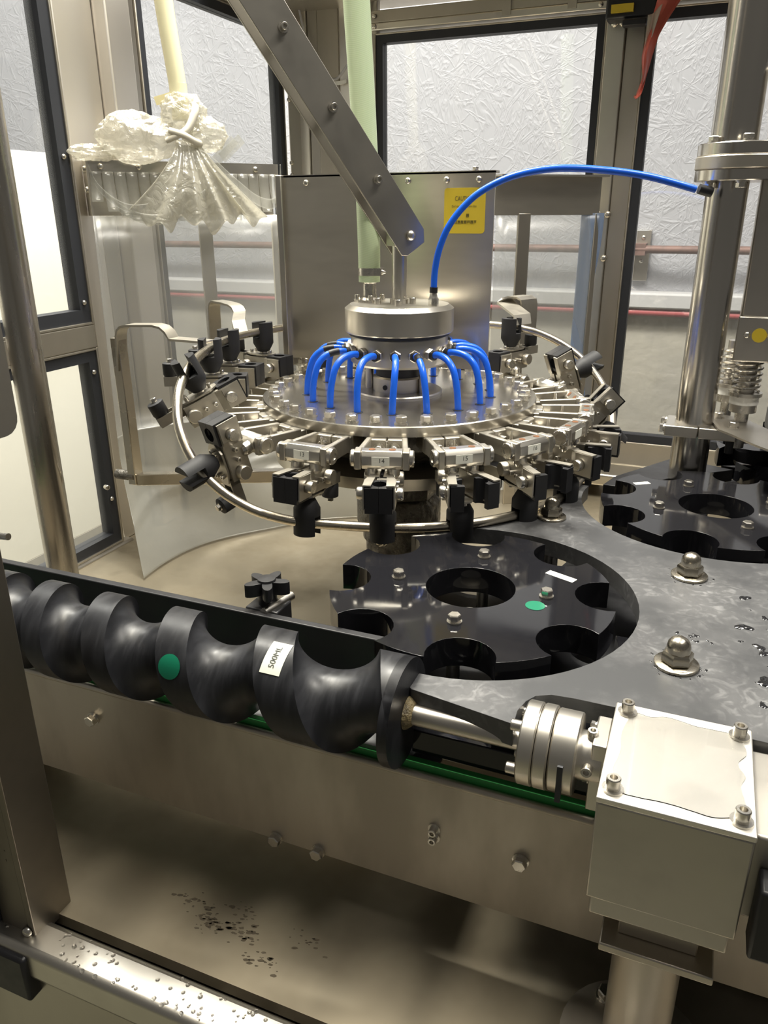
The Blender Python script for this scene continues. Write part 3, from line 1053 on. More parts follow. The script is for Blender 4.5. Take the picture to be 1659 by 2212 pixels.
# puddle on the lid
b = MB()
pts = []
for k in range(24):
    a = 2 * pi * k / 24
    ca, sa = cos(a), sin(a)
    s_ = 1 / (abs(ca) ** 6 + abs(sa) ** 6) ** (1 / 6)
    pts.append(V((.019 + (.0375 + random.uniform(-.004, .002)) * ca * s_, .425 + (.0445 + random.uniform(-.005, .002)) * sa * s_, 0)))
pts = [(p.x, p.y) for p in catmull(pts, 5, True)]
b.prism(pts, 1.006, 1.0066)
part(b, 'water_film', WATERM, gb)
gs = thing('gearbox_stand', 'round steel stand with flange below the gearbox', 'stand', (.018, .405, TZ))
b = MB(); b.cyl((.018, .405, TZ), (.018, .405, .887), .0215, 32)
part(b, 'pipe', CONVST, gs)
b = MB(); b.bx(-.012, .055, .378, .4405, .887, .893)
part(b, 'flange', CONVST, gs, bevel=.001)
b = MB(); b.bx(-.002, .045, .390, .436, .893, .915)
part(b, 'spacer', CONVST, gs, bevel=.001)
b = MB(); b.lathe([(.05, 0), (.05, .008), (.022, .009)], 32, (.018, .405, TZ))
part(b, 'foot_plate', CONVST, gs)
for a in (2.2, 3.4, 5.6):
    bolt(gs, 'hex', (.018 + .037 * cos(a), .405 + .037 * sin(a), TZ + .008), (0, 0, 1), .011)

# ------------------------------------------------------------------ back guide rail with clamp
gr = thing('guide_rail', 'long black guide rail behind the infeed screw', 'rail', (-.5, .52, .95))
b = MB(); b.bx(-.90, -.205, .5145, .5225, .948, .990)
part(b, 'rail', BLACKM, gr, bevel=.001)
b = MB(); b.bx(-.90, -.21, .5145, .5225, .9375, .9445)
part(b, 'lower_rail', BLACKM, gr)
rc = thing('rail_clamp', 'black rail clamp with star knob and steel rod', 'clamp', (-.325, .535, .93))
b = MB(); b.bx(-.352, -.319, .524, .551, .95, .990)
part(b, 'clamp_block', BLACKM, rc, bevel=.0015)
b = MB(); b.cyl((-.336, .538, .990), (-.336, .538, 1.003), .0085, 20)
part(b, 'neck', BLACKM, rc)
q = []
for k in range(60):
    a = 2 * pi * k / 60
    q.append(((.0145 + .0065 * cos(5 * a)) * cos(a), (.0145 + .0065 * cos(5 * a)) * sin(a)))
b = MB(); b.prism(q, 0, .012, T=Matrix.Translation(V((-.336, .538, 1.001))) @ Matrix.Rotation(.25, 4, 'Z'))
kn = part(b, 'star_knob', BLACKM, rc, bevel=.003, seg=3)
b = MB(); b.lathe([(.0085, 0), (.008, .002), (.0001, .0026)], 20, (-.336, .538, 1.013))
part(b, 'knob_cap', BLACKM, kn)
b = MB(); b.cyl((-.330, .520, .990), (-.3235, .559, .990), .0042, 16)
part(b, 'rod', STEELB, rc)

# ------------------------------------------------------------------ guide plate (table)
FS = (-.168, .613)
RS = (.036, .915)
RC = (-.364, .9375)
out = []
out += circ(FS[0], FS[1], .147, 44, radians(-90), radians(125), True)
out += circ(RC[0], RC[1], .235, 20, radians(-62), radians(2), True)
out += circ(RS[0], RS[1], .150, 34, radians(169), radians(345), True)
out += [(.45, .87), (.45, .474), (.072, .474), (-.021, .477), (-.052, .477), (-.068, .4755), (-.078, .470), (-.083, .461), (-.086, .448), (-.085, .432), (-.163, .445), (-.171, .453)]
gp = thing('guide_plate', 'satin black guide plate wrapped round both star wheels', 'plate', (0, .6, TZ))
b = MB(); b.prism(out, .982, 1.0)
part(b, 'plate', PLATE, gp, bevel=.0008)
for x, y in ((.015, .715), (.012, .549), (-.134, .818), (.20, .62)):
    bolt(gp, 'acorn', (x, y, 1.0), (0, 0, 1), .0205)
    b = MB(); b.cyl((x, y, TZ), (x, y, .982), .011, 16)
    part(b, 'standoff', STEEL, gp)
wd = MB()
def blob(cx, cy, r, h=.2):
    ph = random.uniform(0, 6)
    wd.sphere((cx, cy, 1.0), r, 12, 6, (1, 1, h), fn=lambda d: 1 + .3 * sin(2 * atan2(d.y, d.x) + ph) + .2 * sin(3 * atan2(d.y, d.x) + 2 * ph))
for i in range(120):
    blob(random.gauss(.097, .016), random.uniform(.50, .70), random.choice((.0008, .0012, .002, .003, .0045, .006)))
for i in range(10):
    blob(random.gauss(.022, .006), random.uniform(.585, .602), random.uniform(.0008, .0022))
for i in range(26):
    a = random.uniform(0, 2 * pi); rr = random.uniform(.015, .022)
    blob(.012 + rr * cos(a), .549 + rr * sin(a), random.uniform(.0005, .0015), .2)
    blob(.015 + rr * cos(a), .715 + rr * sin(a), random.uniform(.0005, .0015), .2)
part(wd, 'water_drop', WETB, gp)['kind'] = 'stuff'

lg = thing('lower_guide', 'black lower guide block under the screw shaft, wet on top', 'guide', (-.03, .52, .93))
b = MB(); b.bx(-.166, .30, .4555, .475, .9365, .957)
part(b, 'front_block', BLACKG, lg, bevel=.001)
b = MB(); b.prism(circ(FS[0], FS[1], .135, 30, radians(-80), radians(20), True) + [(.30, .66), (.30, .476), (-.145, .476)], .9365, .955)
part(b, 'deck', BLACKG, lg, bevel=.001)

b = MB()
b.prism([(-.20, .535), (.45, .535), (.45, 1.06), (.10, 1.05), (.0, 1.02), (-.07, .99), (-.12, .95), *circ(RC[0], RC[1], .245, 12, radians(0), radians(-60), True), (-.262, .70), (-.235, .60)], .900, .915)
tag(part(b, 'under_plate', BLACKM), 'black deck plate seen in the gaps below the star wheels', 'plate')

# ------------------------------------------------------------------ star wheels
def star_outline(R, n, half, rin, ns=14, rot=0.0, dx=0):
    """disc with n round pockets"""
    ch = R * sin(half); cxr = R * cos(half)
    c = (cxr ** 2 + ch ** 2 - rin ** 2) / (2 * (cxr - rin))
    rp = c - rin
    a_open = atan2(ch, cxr - c)       # angle of tip seen from the pocket centre
    pts = []
    st = 2 * pi / n
    for k in range(n):
        a0 = rot + k * st
        # pocket from the lower tip to the upper tip, bulging inwards
        for i in range(ns + 1):
            t = -a_open - (2 * pi - 2 * a_open) * i / ns
            x, y = c + rp * cos(t), rp * sin(t)
            pts.append((x * cos(a0) - y * sin(a0), x * sin(a0) + y * cos(a0)))
        for i in range(1, 6):
            a = a0 + half + (st - 2 * half) * i / 6
            pts.append((R * cos(a), R * sin(a)))
    return pts
def star_wheel(name, label, c, rot, zt, dots, papers, boltang, n=8, R=.128, hole=.0405, half=12.3):
    t = thing(name, label, 'star wheel', (c[0], c[1], TZ), 'star wheels')
    ol = star_outline(R, n, radians(half), .0925, rot=radians(rot))
    hl = circ(0, 0, hole, 48)
    T = Matrix.Translation(V((c[0], c[1], 0)))
    b = MB(); b.prism(ol, zt - .026, zt, [hl], T)
    part(b, 'wheel', BLACKG, t, bevel=.0022, seg=3, angle=40)
    b = MB(); b.prism([(p[0] * .985, p[1] * .985) for p in ol], zt - .075, zt - .055, [hl], T)
    part(b, 'lower_wheel', BLACKM, t, bevel=.001)
    b = MB(); b.cyl((c[0], c[1], TZ), (c[0], c[1], zt - .035), .016, 24)
    b.cyl((c[0], c[1], zt - .035), (c[0], c[1], zt - .026), .009, 24)
    part(b, 'shaft', STEELM, t)
    b = MB(); b.lathe([(.016, zt - .10), (.052, zt - .10), (.052, zt - .08), (.016, zt - .08)], 32, (c[0], c[1], 0))
    part(b, 'hub_flange', BLACKM, t)
    for a in boltang:
        p = (c[0] + .068 * cos(radians(a)), c[1] + .068 * sin(radians(a)))
        bolt(t, 'hex', (p[0], p[1], zt), (0, 0, 1), .0098)
        b = MB(); b.cyl((p[0], p[1], zt - .055), (p[0], p[1], zt - .026), .006, 12)
        part(b, 'spacer', STEELM, t)
    for r, a in dots:
        b = MB(); p = (c[0] + r * cos(radians(a)), c[1] + r * sin(radians(a)))
        b.prism(circ(p[0], p[1], .0085, 28), zt, zt + .0003)
        part(b, 'green_dot', GREEND, t, label='round green sticker')
    for (x, y), ang, w, h in papers:
        T2 = Matrix.Translation(V((x, y, zt))) @ Matrix.Rotation(radians(ang), 4, 'Z')
        b = MB(); b.box((0, 0, .00015), (w, h, .0003)); b.tr(T2)
        pl_ = part(b, 'paper_label', PAPER, t, label='small white paper label')
        tb = text_mb('500ML', h * .55); tb.tr(T2 @ Matrix.Translation(V((0, 0, .0005))))
        part(tb, 'lettering', mat('faded_ink', (.42, .42, .40), .6), pl_, smooth=0)
    return t
star_wheel('star_wheel', 'wet black star wheel in the middle with white label and green dot', FS, 12.5, 1.003,
           [(.064, -13.5)], [((-.0955, .664), -22, .029, .0085)], (5, 95, 185, 275))
star_wheel('star_wheel', 'wet black star wheel at the right, below the tall column', RS, 34, 1.004,
           [(.066, -12)], [((-.050, .965), 33, .020, .008)], (28, 118, 208, 298))
star_wheel('star_wheel', 'black star wheel cut off by the right edge of the photo', (.235, 1.205), 200, 1.003, [], [], (40, 130, 220, 310), n=12, R=.20, half=9)

# rear inner guide bits between the stars
b = MB()
b.prism([(-.09, 1.04), (-.02, 1.16), (.06, 1.13), (-.02, 1.06), (-.06, 1.0), (-.10, 1.0)], .968, .985)
tag(part(b, 'rear_guide', BLACKM, bevel=.001), 'black guide wedge behind the right star wheel', 'guide')

# ================================================================== rinser rotor
DZ = 1.10            # top of the rotor plate
HR, HZ = .240, 1.083 # hinge radius and height
A0, NSTEP = -72.9, 20.0
HEAD = [14, 15, 16, 17, 18, 1, 2, 3, 4, 5, 6, 7, 8, 9, 10, 11, 12, 13]
FLIP = {13: 4, 14: 0, 15: 0, 16: 0, 17: 0, 18: 0, 1: 46, 2: 112, 3: 180, 4: 180, 5: 180, 6: 180, 7: 180, 8: 180, 9: 180, 10: 180, 11: 156, 12: 74}
OPEN = {15: 13, 16: 15, 17: 15, 18: 8}
rot = thing('rinser_rotor', 'big round steel rotor plate carrying the bottle grippers', 'rotor', (RC[0], RC[1], .97))
b = MB(); b.lathe([(.03, .012 + DZ - .024), (.178, DZ - .012), (.178, DZ - .001), (.177, DZ), (.03, DZ)], 96, (RC[0], RC[1], 0))
part(b, 'rotor_plate', ROTORST, rot, smooth=30)
b = MB(); b.lathe([(.02, 1.03), (.095, 1.03), (.128, 1.045), (.150, 1.062), (.150, 1.088), (.02, 1.088)], 48, (RC[0], RC[1], 0))
part(b, 'drive_ring', CAST, rot)
b = MB(); b.lathe([(.02, 1.02), (.165, 1.02), (.165, 1.034), (.02, 1.034)], 48, (RC[0], RC[1], 0))
part(b, 'lower_disc', PANELST, rot)
b = MB(); b.lathe([(.02, .965), (.06, .965), (.06, 1.02), (.02, 1.02)], 6, (RC[0] + .0, RC[1], 0))
part(b, 'drive_block', CAST, rot)

bracket_mb = MB()
bracket_mb.bx(.176, .187, -.0225, -.0006, -.030, -.0122)
bracket_mb.bx(.176, .187, .0006, .0225, -.030, -.0122)
bracket_mb.bx(.150, .177, -.0225, .0225, -.030, -.0122)
for s in (-1, 1):
    bracket_mb.bar((.184, s * .0195, -.0195), (.243, s * .0245, -.0175), .0062, .0185)
    bracket_mb.bx(.2305, .2495, s * .0213, s * .0288, -.0270, -.0075)
bracket_me = bracket_mb.mesh('bracket', STEELD)
capb = MB()
for s in (-1, 1):
    capb.lathe([(.0092, 0), (.0092, .003), (.0082, .0042), (.0045, .0042), (.0045, .0034), (.0001, .0034)], 24, (HR, s * .0288, HZ - DZ), (0, s, 0))
    if s < 0:
        cap_a = capb.mesh('pivot_cap', STEELB); capb = MB()
cap_b = capb.mesh('pivot_cap', STEELB)
noz = MB(); noz.lathe([(.0042, -.032), (.0042, -.024), (.0036, -.022), (.0015, -.010), (.0015, -.007), (.0001, -.007)], 16, (.211, .002, 0))
noz_me = noz.mesh('nozzle', STEELB)
for i, num in enumerate(HEAD):
    a = radians(A0 + NSTEP * i)
    M = Matrix.Translation(V((RC[0], RC[1], DZ))) @ Matrix.Rotation(a, 4, 'Z')
    br = inst('bracket', bracket_me, rot, M)
    md = br.modifiers.new('bevel', 'BEVEL'); md.width = .0012; md.segments = 2; md.limit_method = 'ANGLE'
    inst('pivot_cap', cap_a, br, M)
    inst('pivot_cap', cap_b, br, M)
    inst('nozzle', noz_me, br, M)
    for s in (-1, 1):
        p = M @ V((.187, s * .0085, -.0215))
        bolt(br, 'socketw', p, M.to_3x3() @ V((1, 0, 0)), .0085)
        # plate bolts
        pb = M @ V((.163 * cos(s * .087), .163 * sin(s * .087), 0))
        bolt(rot, 'hex', pb, (0, 0, 1), .0122)

# gripper heads ------------------------------------------------------------
GSX, GSY, GSZ, GUP = .88, .80, .86, .0075
def gripper_meshes():
    D = {}
    b = MB()
    q = [(-.0085, -.0075), (-.006, -.010), (.006, -.010), (.0095, -.0055), (.0095, .0040), (.0055, .0095), (-.006, .0095), (-.0085, .007)]
    b.prism(q, -.0210, .0210, T=Matrix(((1, 0, 0, 0), (0, 0, 1, 0), (0, 1, 0, 0), (0, 0, 0, 1))))
    D['hinge_bar'] = b.mesh('hinge_bar', STEELM)
    b = MB()
    for s in (-1, 1):
        b.prism(circ(0, s * .0105, .0036, 16), .0095, .0098)
    D['bar_holes'] = b.mesh('bar_hole', RUST)
    b = MB(); b.lathe([(.0078, -.0105), (.0088, -.011), (.0088, -.020), (.0078, -.021), (.006, -.024)], 24)
    D['stud'] = b.mesh('stud', STEELB)
    # one arm (the +y one): bent channel seen in the photograph, with jaw pad at its end
    b = MB()
    t = .0018
    prof = [(-.032, .0150), (.014, .0150), (.023, .0195), (.048, .0195)]
    for (xa, ya), (xb, yb) in zip(prof, prof[1:]):
        b.bar((xa, ya, -.042), (xb, yb, -.042), t, .029)
    b.bar((-.032, .009, -.0275), (.016, .009, -.0275), .0125, t)
    b.bar((.016, .0125, -.0275), (.048, .0150, -.0275), .0105, t)
    b.bar((-.032, .009, -.0565), (.016, .009, -.0565), .0125, t)
    b.bar((.016, .0125, -.0565), (.048, .0150, -.0565), .0105, t)
    D['arm'] = b.mesh('arm', STEELD)
    b = MB()
    hx, hr = .034, .0092
    pad = [(.020, .0002), (hx - hr, .0002)] + [(hx + hr * cos(pi - k * pi / 10), .0002 + hr * sin(pi - k * pi / 10)) for k in range(1, 10)] + [(hx + hr, .0002), (.050, .0002), (.050, .0175), (.020, .0165)]
    b.prism(list(reversed(pad)), -.061, -.0295)
    D['jaw_pad'] = b.mesh('jaw_pad', BLACKM)
    b = MB(); b.lathe([(.0085, 0), (.0095, .001), (.0095, .009), (.0085, .0105), (.0001, .0105)], 24, (-.024, .0158, -.0425), (0, 1, 0))
    D['big_knob'] = b.mesh('knob', STEELD)
    b = MB(); b.lathe([(.004, -.001), (.004, .0015), (.0075, .0015), (.0078, .0022), (.0078, .008), (.0068, .0095), (.0001, .0095)], 24, (.030, .0203, -.0425), (0, 1, 0))
    D['small_knob'] = b.mesh('knob', STEELB)
    b = MB()
    b.prism([(-.034, -.008), (-.016, -.016), (.010, -.016), (.022, -.006), (.022, .006), (.010, .016), (-.016, .016), (-.034, .008)], -.0625, -.0600)
    D['base_plate'] = b.mesh('base_plate', STEELD)
    b = MB()
    for s in (-1, 1):
        b.bx(-.060, -.026, s * .0065, s * .0088, -.0450, -.0330)
    b.bx(-.034, -.026, -.0088, .0088, -.0450, -.0330)
    D['tail_fork'] = b.mesh('tail_fork', STEELD)
    b = MB(); b.lathe([(.0075, -.0620), (.0095, -.0610), (.0095, -.0470), (.0085, -.0455), (.0085, -.0330), (.003, -.0330)], 24, (-.052, 0, 0))
    D['tail_roller'] = b.mesh('roller', RUBBER)
    b = MB(); b.cyl((0, 0, -.0440), (0, 0, -.053), .0052, 20)
    D['stem'] = b.mesh('stem', STEELB)
    for k_ in ('stud', 'arm', 'jaw_pad', 'big_knob', 'small_knob', 'base_plate'):
        D[k_].transform(Matrix.Translation(V((0, 0, 0 if k_ == 'stud' else GUP))) @ Matrix.Diagonal((GSX, GSY, GSZ, 1)))
    # forked follower: tapered top, two prongs with the guide tube between them
    b = MB()
    fr_ = .0148
    b.lathe([(.0070, -.0485), (.0084, -.0490), (fr_, -.0610), (fr_, -.0690)], 28)
    am_ = math.acos(.0060 / fr_)
    seg = [(fr_ * cos(-am_ + 2 * am_ * k / 14), fr_ * sin(-am_ + 2 * am_ * k / 14)) for k in range(15)]
    b.prism(seg, -.0905, -.0688)
    b.prism([(-p[0], -p[1]) for p in seg], -.0905, -.0688)
    D['follower'] = b.mesh('follower', RUBBER)
    b = MB(); b.box((.0097, -.001, -.0006), (.0003, .0185, .0095))
    D['label'] = b.mesh('number_label', PAPER)
    return D
GD = gripper_meshes()
where = {14: 'gripper head numbered 14 with closed jaws, front middle of the rotor', 13: 'gripper head numbered 13, side on, left of head 14',
         15: 'gripper head numbered 15 with opened jaws, right of head 14', 16: 'gripper head numbered 16 with opened jaws, above the acorn nut',
         12: 'gripper head swung upright at the left front, jaws pointing up', 11: 'gripper head flipped over at the left, nearest the tube bend',
         10: 'flipped gripper head at the left, second behind the upright one', 9: 'flipped gripper head at the left, third behind the upright one',
         8: 'flipped gripper head at the left rear below the middle tube strap', 7: 'flipped gripper head half hidden by the splash panel edge',
         17: 'opened gripper head next after head 16, jaws towards the right star wheel', 18: 'level gripper head second after head 16, at the right',
         1: 'gripper head at the far right starting to tilt up', 2: 'gripper head at the right standing upright, follower pointing right',
         3: 'flipped gripper head at the right below the right tube strap'}
for i, num in enumerate(HEAD):
    a = radians(A0 + NSTEP * i)
    ph = radians(FLIP[num])
    M = Matrix.Translation(V((RC[0] + HR * cos(a), RC[1] + HR * sin(a), HZ))) @ Matrix.Rotation(a, 4, 'Z') @ Matrix.Rotation(-ph, 4, 'Y')
    lab = where.get(num) or 'flipped gripper head under the splash panel behind the rotor hub, ' + {4: 'rightmost of three', 5: 'middle of three', 6: 'leftmost of three'}[num]
    t = thing('gripper_head', lab, 'gripper', group='gripper heads round the rotor', M=M)
    hb = inst('hinge_bar', GD['hinge_bar'], t, M)
    md = hb.modifiers.new('bevel', 'BEVEL'); md.width = .0008; md.segments = 2; md.limit_method = 'ANGLE'
    if num in (14, 15, 16, 17, 18, 1):
        inst('bar_hole', GD['bar_holes'], hb, M, 'rusty screw holes')
    lb = inst('number_label', GD['label'], hb, M, 'white paper label' + (' printed %d' % num if num in (13, 14, 15, 16) else ''))
    if num in (13, 14, 15, 16):
        tb = text_mb(str(num), .0066)
        tb.tr(Matrix(((0, 0, 1, .00995), (1, 0, 0, 0), (0, 1, 0, 0), (0, 0, 0, 1))))
        part(tb, 'lettering', INK, lb, smooth=0, local=True)
    for s in (-1, 1):
        inst('stud', GD['stud'], t, M @ Matrix.Translation(V((0, s * .0115, 0))))
    op = radians(OPEN.get(num, 0))
    for s in (-1, 1):
        Mi = M @ Matrix.Diagonal((1, s, 1, 1)) if s < 0 else M
        pv = V((-.012 * GSX, .012 * GSY, 0))
        Mo = M @ (Matrix.Diagonal((1, -1, 1, 1)) if s < 0 else Matrix()) @ Matrix.Translation(pv) @ Matrix.Rotation(op, 4, 'Z') @ Matrix.Translation(-pv)
        ar = inst('arm', GD['arm'], t, Mo)
        inst('jaw_pad', GD['jaw_pad'], ar, Mo)
        inst('knob', GD['big_knob'], ar, Mo)
        inst('knob', GD['small_knob'], ar, Mo)
        for xx in (-.006, .008):
            p = Mo @ V((xx * GSX, .016 * GSY, -.0425 * GSZ + GUP))
            bolt(ar, 'socket', p, (Mo.to_3x3() @ V((0, 1, 0))), .0055)
    inst('base_plate', GD['base_plate'], t, M)
    for xx, yy in ((-.022, .006), (-.022, -.006), (.014, 0)):
        bolt(t, 'socket', M @ V((xx * GSX, yy * GSY, -.0625 * GSZ + GUP)), M.to_3x3() @ V((0, 0, -1)), .0052)
    tf = inst('tail_fork', GD['tail_fork'], t, M)
    inst('roller', GD['tail_roller'], t, M, 'black tail roller')
    bolt(tf, 'hex', M @ V((-.052, 0, -.0620)), M.to_3x3() @ V((0, 0, -1)), .0065)
    inst('stem', GD['stem'], t, M)
    inst('follower', GD['follower'], t, M, 'black forked plastic follower')

# guide tube the followers ride on ------------------------------------------
def tube_pt(deg, L=.0780):
    keys = [(-73, 0), (7.3, 0), (16, 18), (27.3, 47), (37, 80), (47.3, 112), (58, 155), (67.3, 180), (207.3, 180), (217, 172), (227.3, 156), (237, 118), (247.3, 74), (257, 28), (267.3, 4), (277, 0), (287.1, 0)]
    d = (deg + 73) % 360 - 73
    f = 0
    for (x0_, f0), (x1_, f1) in zip(keys, keys[1:]):
        if x0_ <= d <= x1_:
            f = lerp(f0, f1, (d - x0_) / (x1_ - x0_)); break
    ph = radians(f)
    r = HR + L * sin(ph)
    z = HZ - L * cos(ph)
    return V((RC[0] + r * cos(radians(d)), RC[1] + r * sin(radians(d)), z))
raw = [tube_pt(-73 + k * 6) for k in range(60)]
for _ in range(2):
    raw = [(raw[k - 1] + raw[k] * 2 + raw[(k + 1) % 60]) / 4 for k in range(60)]
gt = thing('guide_tube', 'bent steel guide tube looping round the rotor through the followers', 'tube', (RC[0], RC[1], .98))
b = MB(); b.tube(raw, .0055, 14, sub=4, closed=True)
part(b, 'tube', TUBEST, gt, smooth=60)
def nearest(deg):
    k = int(round(((deg + 73) % 360) / 6)) % 60
    return raw[k]
# straps that carry the tube
p = nearest(176)
b = MB(); b.ribbon([(-.762, 1.11, 1.115), (-.760, 1.11, 1.176), (-.757, 1.109, 1.182), (-.750, 1.105, 1.1865), (-.715, 1.08, 1.1875), (-.690, 1.062, 1.187), (-.680, 1.056, 1.184), (-.673, 1.051, 1.178), p + V((-.010, .010, .018)), p + V((-.002, .002, .004))], (.35, .8, 0), .022, .003, 1)
part(b, 'strap', STEELD, gt, smooth=30)
p = nearest(206)
b = MB(); b.ribbon([(-.757, .87, 1.115), (-.753, .87, 1.163), (-.750, .87, 1.171), (-.744, .87, 1.176), (-.735, .87, 1.178), (-.690, .87, 1.180), (-.678, .87, 1.178), (-.670, .87, 1.172), (-.664, .87, 1.163), p + V((-.004, 0, .006))], (0, 1, 0), .022, .003, 1)
part(b, 'strap', STEELD, gt, smooth=30)
p = nearest(66)
b = MB(); b.ribbon([(-.262, 1.235, 1.12), (-.262, 1.235, 1.185), (-.264, 1.235, 1.193), (-.270, 1.232, 1.197), (-.282, 1.226, 1.198), (-.290, 1.222, 1.196), (-.296, 1.215, 1.190), p + V((-.004, .012, .018)), p + V((0, .002, .005))], (.5, .9, 0), .036, .003, 1)
part(b, 'strap', STEELD, gt, smooth=30)
b = MB(); b.bx(-.766, -.752, .862, .880, .945, 1.16)
bl = part(b, 'bracket_bar', TUBEST, gt, bevel=.001)
b = MB(); b.bar((-.755, .872, .952), (-.46, .905, .985), .016, .017)
part(b, 'cross_bar', TUBEST, gt, bevel=.001)
b = MB(); b.cyl((-.79, .868, .957), (-.756, .868, .957), .0075, 16)
part(b, 'pin', CAST, gt)
for z in (1.115, 1.14):
    bolt(gt, 'hex', (-.760, .871, z), (-1, 0, 0), .008)

# pedestal ------------------------------------------------------------------
pd = thing('rotor_pedestal', 'greasy cast pedestal carrying the rotor', 'pedestal', (RC[0], RC[1], TZ))
b = MB(); b.lathe([(.046, TZ), (.046, .895), (.050, .897), (.050, .918), (.058, .922), (.058, .952), (.054, .960), (.045, .965), (.02, .965)], 40, (RC[0], RC[1], 0))
part(b, 'casting', CAST, pd)
bolt(pd, 'hex', (RC[0] - .004, RC[1] - .050, .907), (-.05, -1, 0), .012)
bolt(pd, 'acorn', (RC[0] - .004, RC[1] - .058, .907), (-.05, -1, 0), .006)
b = MB(); b.lathe([(.085, TZ), (.085, TZ + .012), (.05, TZ + .014)], 40, (RC[0], RC[1], 0))
part(b, 'base_ring', TRAYM, pd)

# rotary manifold -------------------------------------------------------------
mf = thing('rotary_manifold', 'round steel rotary manifold above the rotor plate', 'manifold', (RC[0], RC[1], DZ))
def lt_(prof, nm, m, n=64, par=None, lab=None):
    q = MB(); q.lathe(prof, n, (RC[0], RC[1], 0))
    return part(q, nm, m, par or mf, smooth=30, label=lab)
lt_([(.01, 1.2135), (.0625, 1.2135), (.0690, 1.2085), (.0690, 1.181), (.0675, 1.1795), (.01, 1.1795)][::-1], 'top_cap', STEELM)
lt_([(.01, 1.1760), (.064, 1.1760), (.064, 1.1795), (.01, 1.1795)], 'seal', GASKET)
lt_([(.01, 1.140), (.0595, 1.140), (.0625, 1.143), (.0625, 1.150), (.0620, 1.172), (.060, 1.176), (.01, 1.176)], 'outlet_ring', STEELM)
lt_([(.01, 1.118), (.0300, 1.118), (.0300, 1.142), (.01, 1.142)], 'sleeve', BLACKM, lab='black plastic sleeve')
lt_([(.01, 1.1045), (.034, 1.1045), (.034, 1.122), (.031, 1.124), (.01, 1.124)], 'collar', STEELM)
b = MB(); b.cyl((RC[0] - .006, RC[1] - .0345, 1.112), (RC[0] - .006, RC[1] - .0305, 1.112), .0032, 14)
part(b, 'collar_hole', GASKET, mf)
lt_([(.01, 1.1), (.0565, 1.1), (.0565, 1.1035), (.055, 1.105), (.01, 1.105)], 'base_flange', STEELM)
for a in (-172, -18, 85):
    p = V((RC[0] + .040 * cos(radians(a)), RC[1] + .040 * sin(radians(a)), 0))
    b = MB(); b.cyl(p + Z * 1.105, p + Z * 1.14, .0055, 16)
    part(b, 'post', STEELM, mf)
fit = MB()
fit.lathe([(.0068, 0), (.0078, .0008), (.0078, .0058), (.0068, .0066), (.004, .0066)], 6)
fit.cyl((0, 0, -.003), (0, 0, 0), .0055, 14)
fit_me = fit.mesh('hose_fitting', STEELB)
col_ = MB(); col_.lathe([(.0055, .0066), (.0058, .0072), (.0058, .011), (.0045, .0118), (.003, .0118)], 16)
col_me = col_.mesh('release_ring', BLACKM)
FZ = 1.1575
nm_ = {14: 'blue hose down the front middle of the manifold, above head 14', 13: 'blue hose left of front middle, above head 13',
       15: 'blue hose right of front middle, above head 15', 16: 'blue hose above head 16 at the front right',
       17: 'blue hose at the right of the manifold, next after the one above head 16', 18: 'blue hose at the far right of the manifold, outermost in front',
       1: 'blue hose at the far right, just behind the outermost one', 12: 'blue hose at the left front of the manifold, above the upright head',
       11: 'blue hose at the far left of the manifold, second hose in', 10: 'outermost blue hose at the far left of the manifold',
       9: 'blue hose at the rear left of the manifold, behind the outermost', 8: 'blue hose behind the manifold, left rear', 7: 'blue hose mostly hidden behind the manifold, left of the rear middle',
       6: 'blue hose directly behind the manifold, rear middle', 5: 'blue hose hidden behind the manifold, first right of the rear middle', 4: 'blue hose hidden behind the manifold, second right of the rear middle',
       3: 'blue hose behind the manifold, right rear beside the cap', 2: 'blue hose at the rear right of the manifold'}
for i, num in enumerate(HEAD):
    deg = A0 + NSTEP * i
    a = radians(deg)
    M = Matrix.Translation(V((RC[0], RC[1], 0))) @ Matrix.Rotation(a, 4, 'Z')
    d = M.to_3x3() @ V((1, 0, 0))
    p = M @ V((.0625, 0, FZ))
    Mf = Matrix.Translation(p) @ frame_to(d).to_4x4()
    f_ = inst('hose_fitting', fit_me, mf, Mf)
    inst('release_ring', col_me, f_, Mf)
    w = random.uniform(-1, 1)
    pts = [(.070, 0, FZ), (.082, .001 * w, FZ + .002), (.098, .003 * w, FZ - .001), (.110, .003 * w, FZ - .011), (.1165, .002 * w, FZ - .028), (.1195, .001 * w, DZ + .012), (.1205, 0, DZ - .006)]
    b = MB(); b.tube([M @ V(q) for q in pts], .0041, 12, sub=5)
    lab = nm_[num]
    ht = thing('blue_hose', lab, 'hose', M @ V((.1205, 0, DZ)), 'blue hoses from manifold to rotor plate')
    part(b, 'hose', BLUE, ht, smooth=60)
    if num in (11, 10, 15, 3, 9):
        b = MB(); b.tube([M @ V(q) for q in ((.0835, .001 * w, FZ + .002), (.090, .002 * w, FZ + .0012), (.0965, .0028 * w, FZ - .0005))], .0045, 12, sub=3)
        part(b, 'black_band', BLACKM, ht, smooth=60)
    # hole rim in the plate
    q = MB(); c_ = M @ V((.1205, 0, DZ)); q.prism(circ(c_.x, c_.y, .0066, 20), DZ + .0001, DZ + .0004, [circ(c_.x, c_.y, .0037, 20)])
    part(q, 'plate_hole', GASKET, rot)
# bolts on the cap
for k in range(3):
    a = radians(-95 + 120 * k)
    c_ = V((RC[0] + .002, RC[1] - .003, 0))
for x, y in ((-.022, -.018), (.010, -.030), (.018, .0), (-.002, .022)):
    bolt(mf, 'socket', (RC[0] + x, RC[1] + y, 1.2135), (0, 0, 1), .0085)
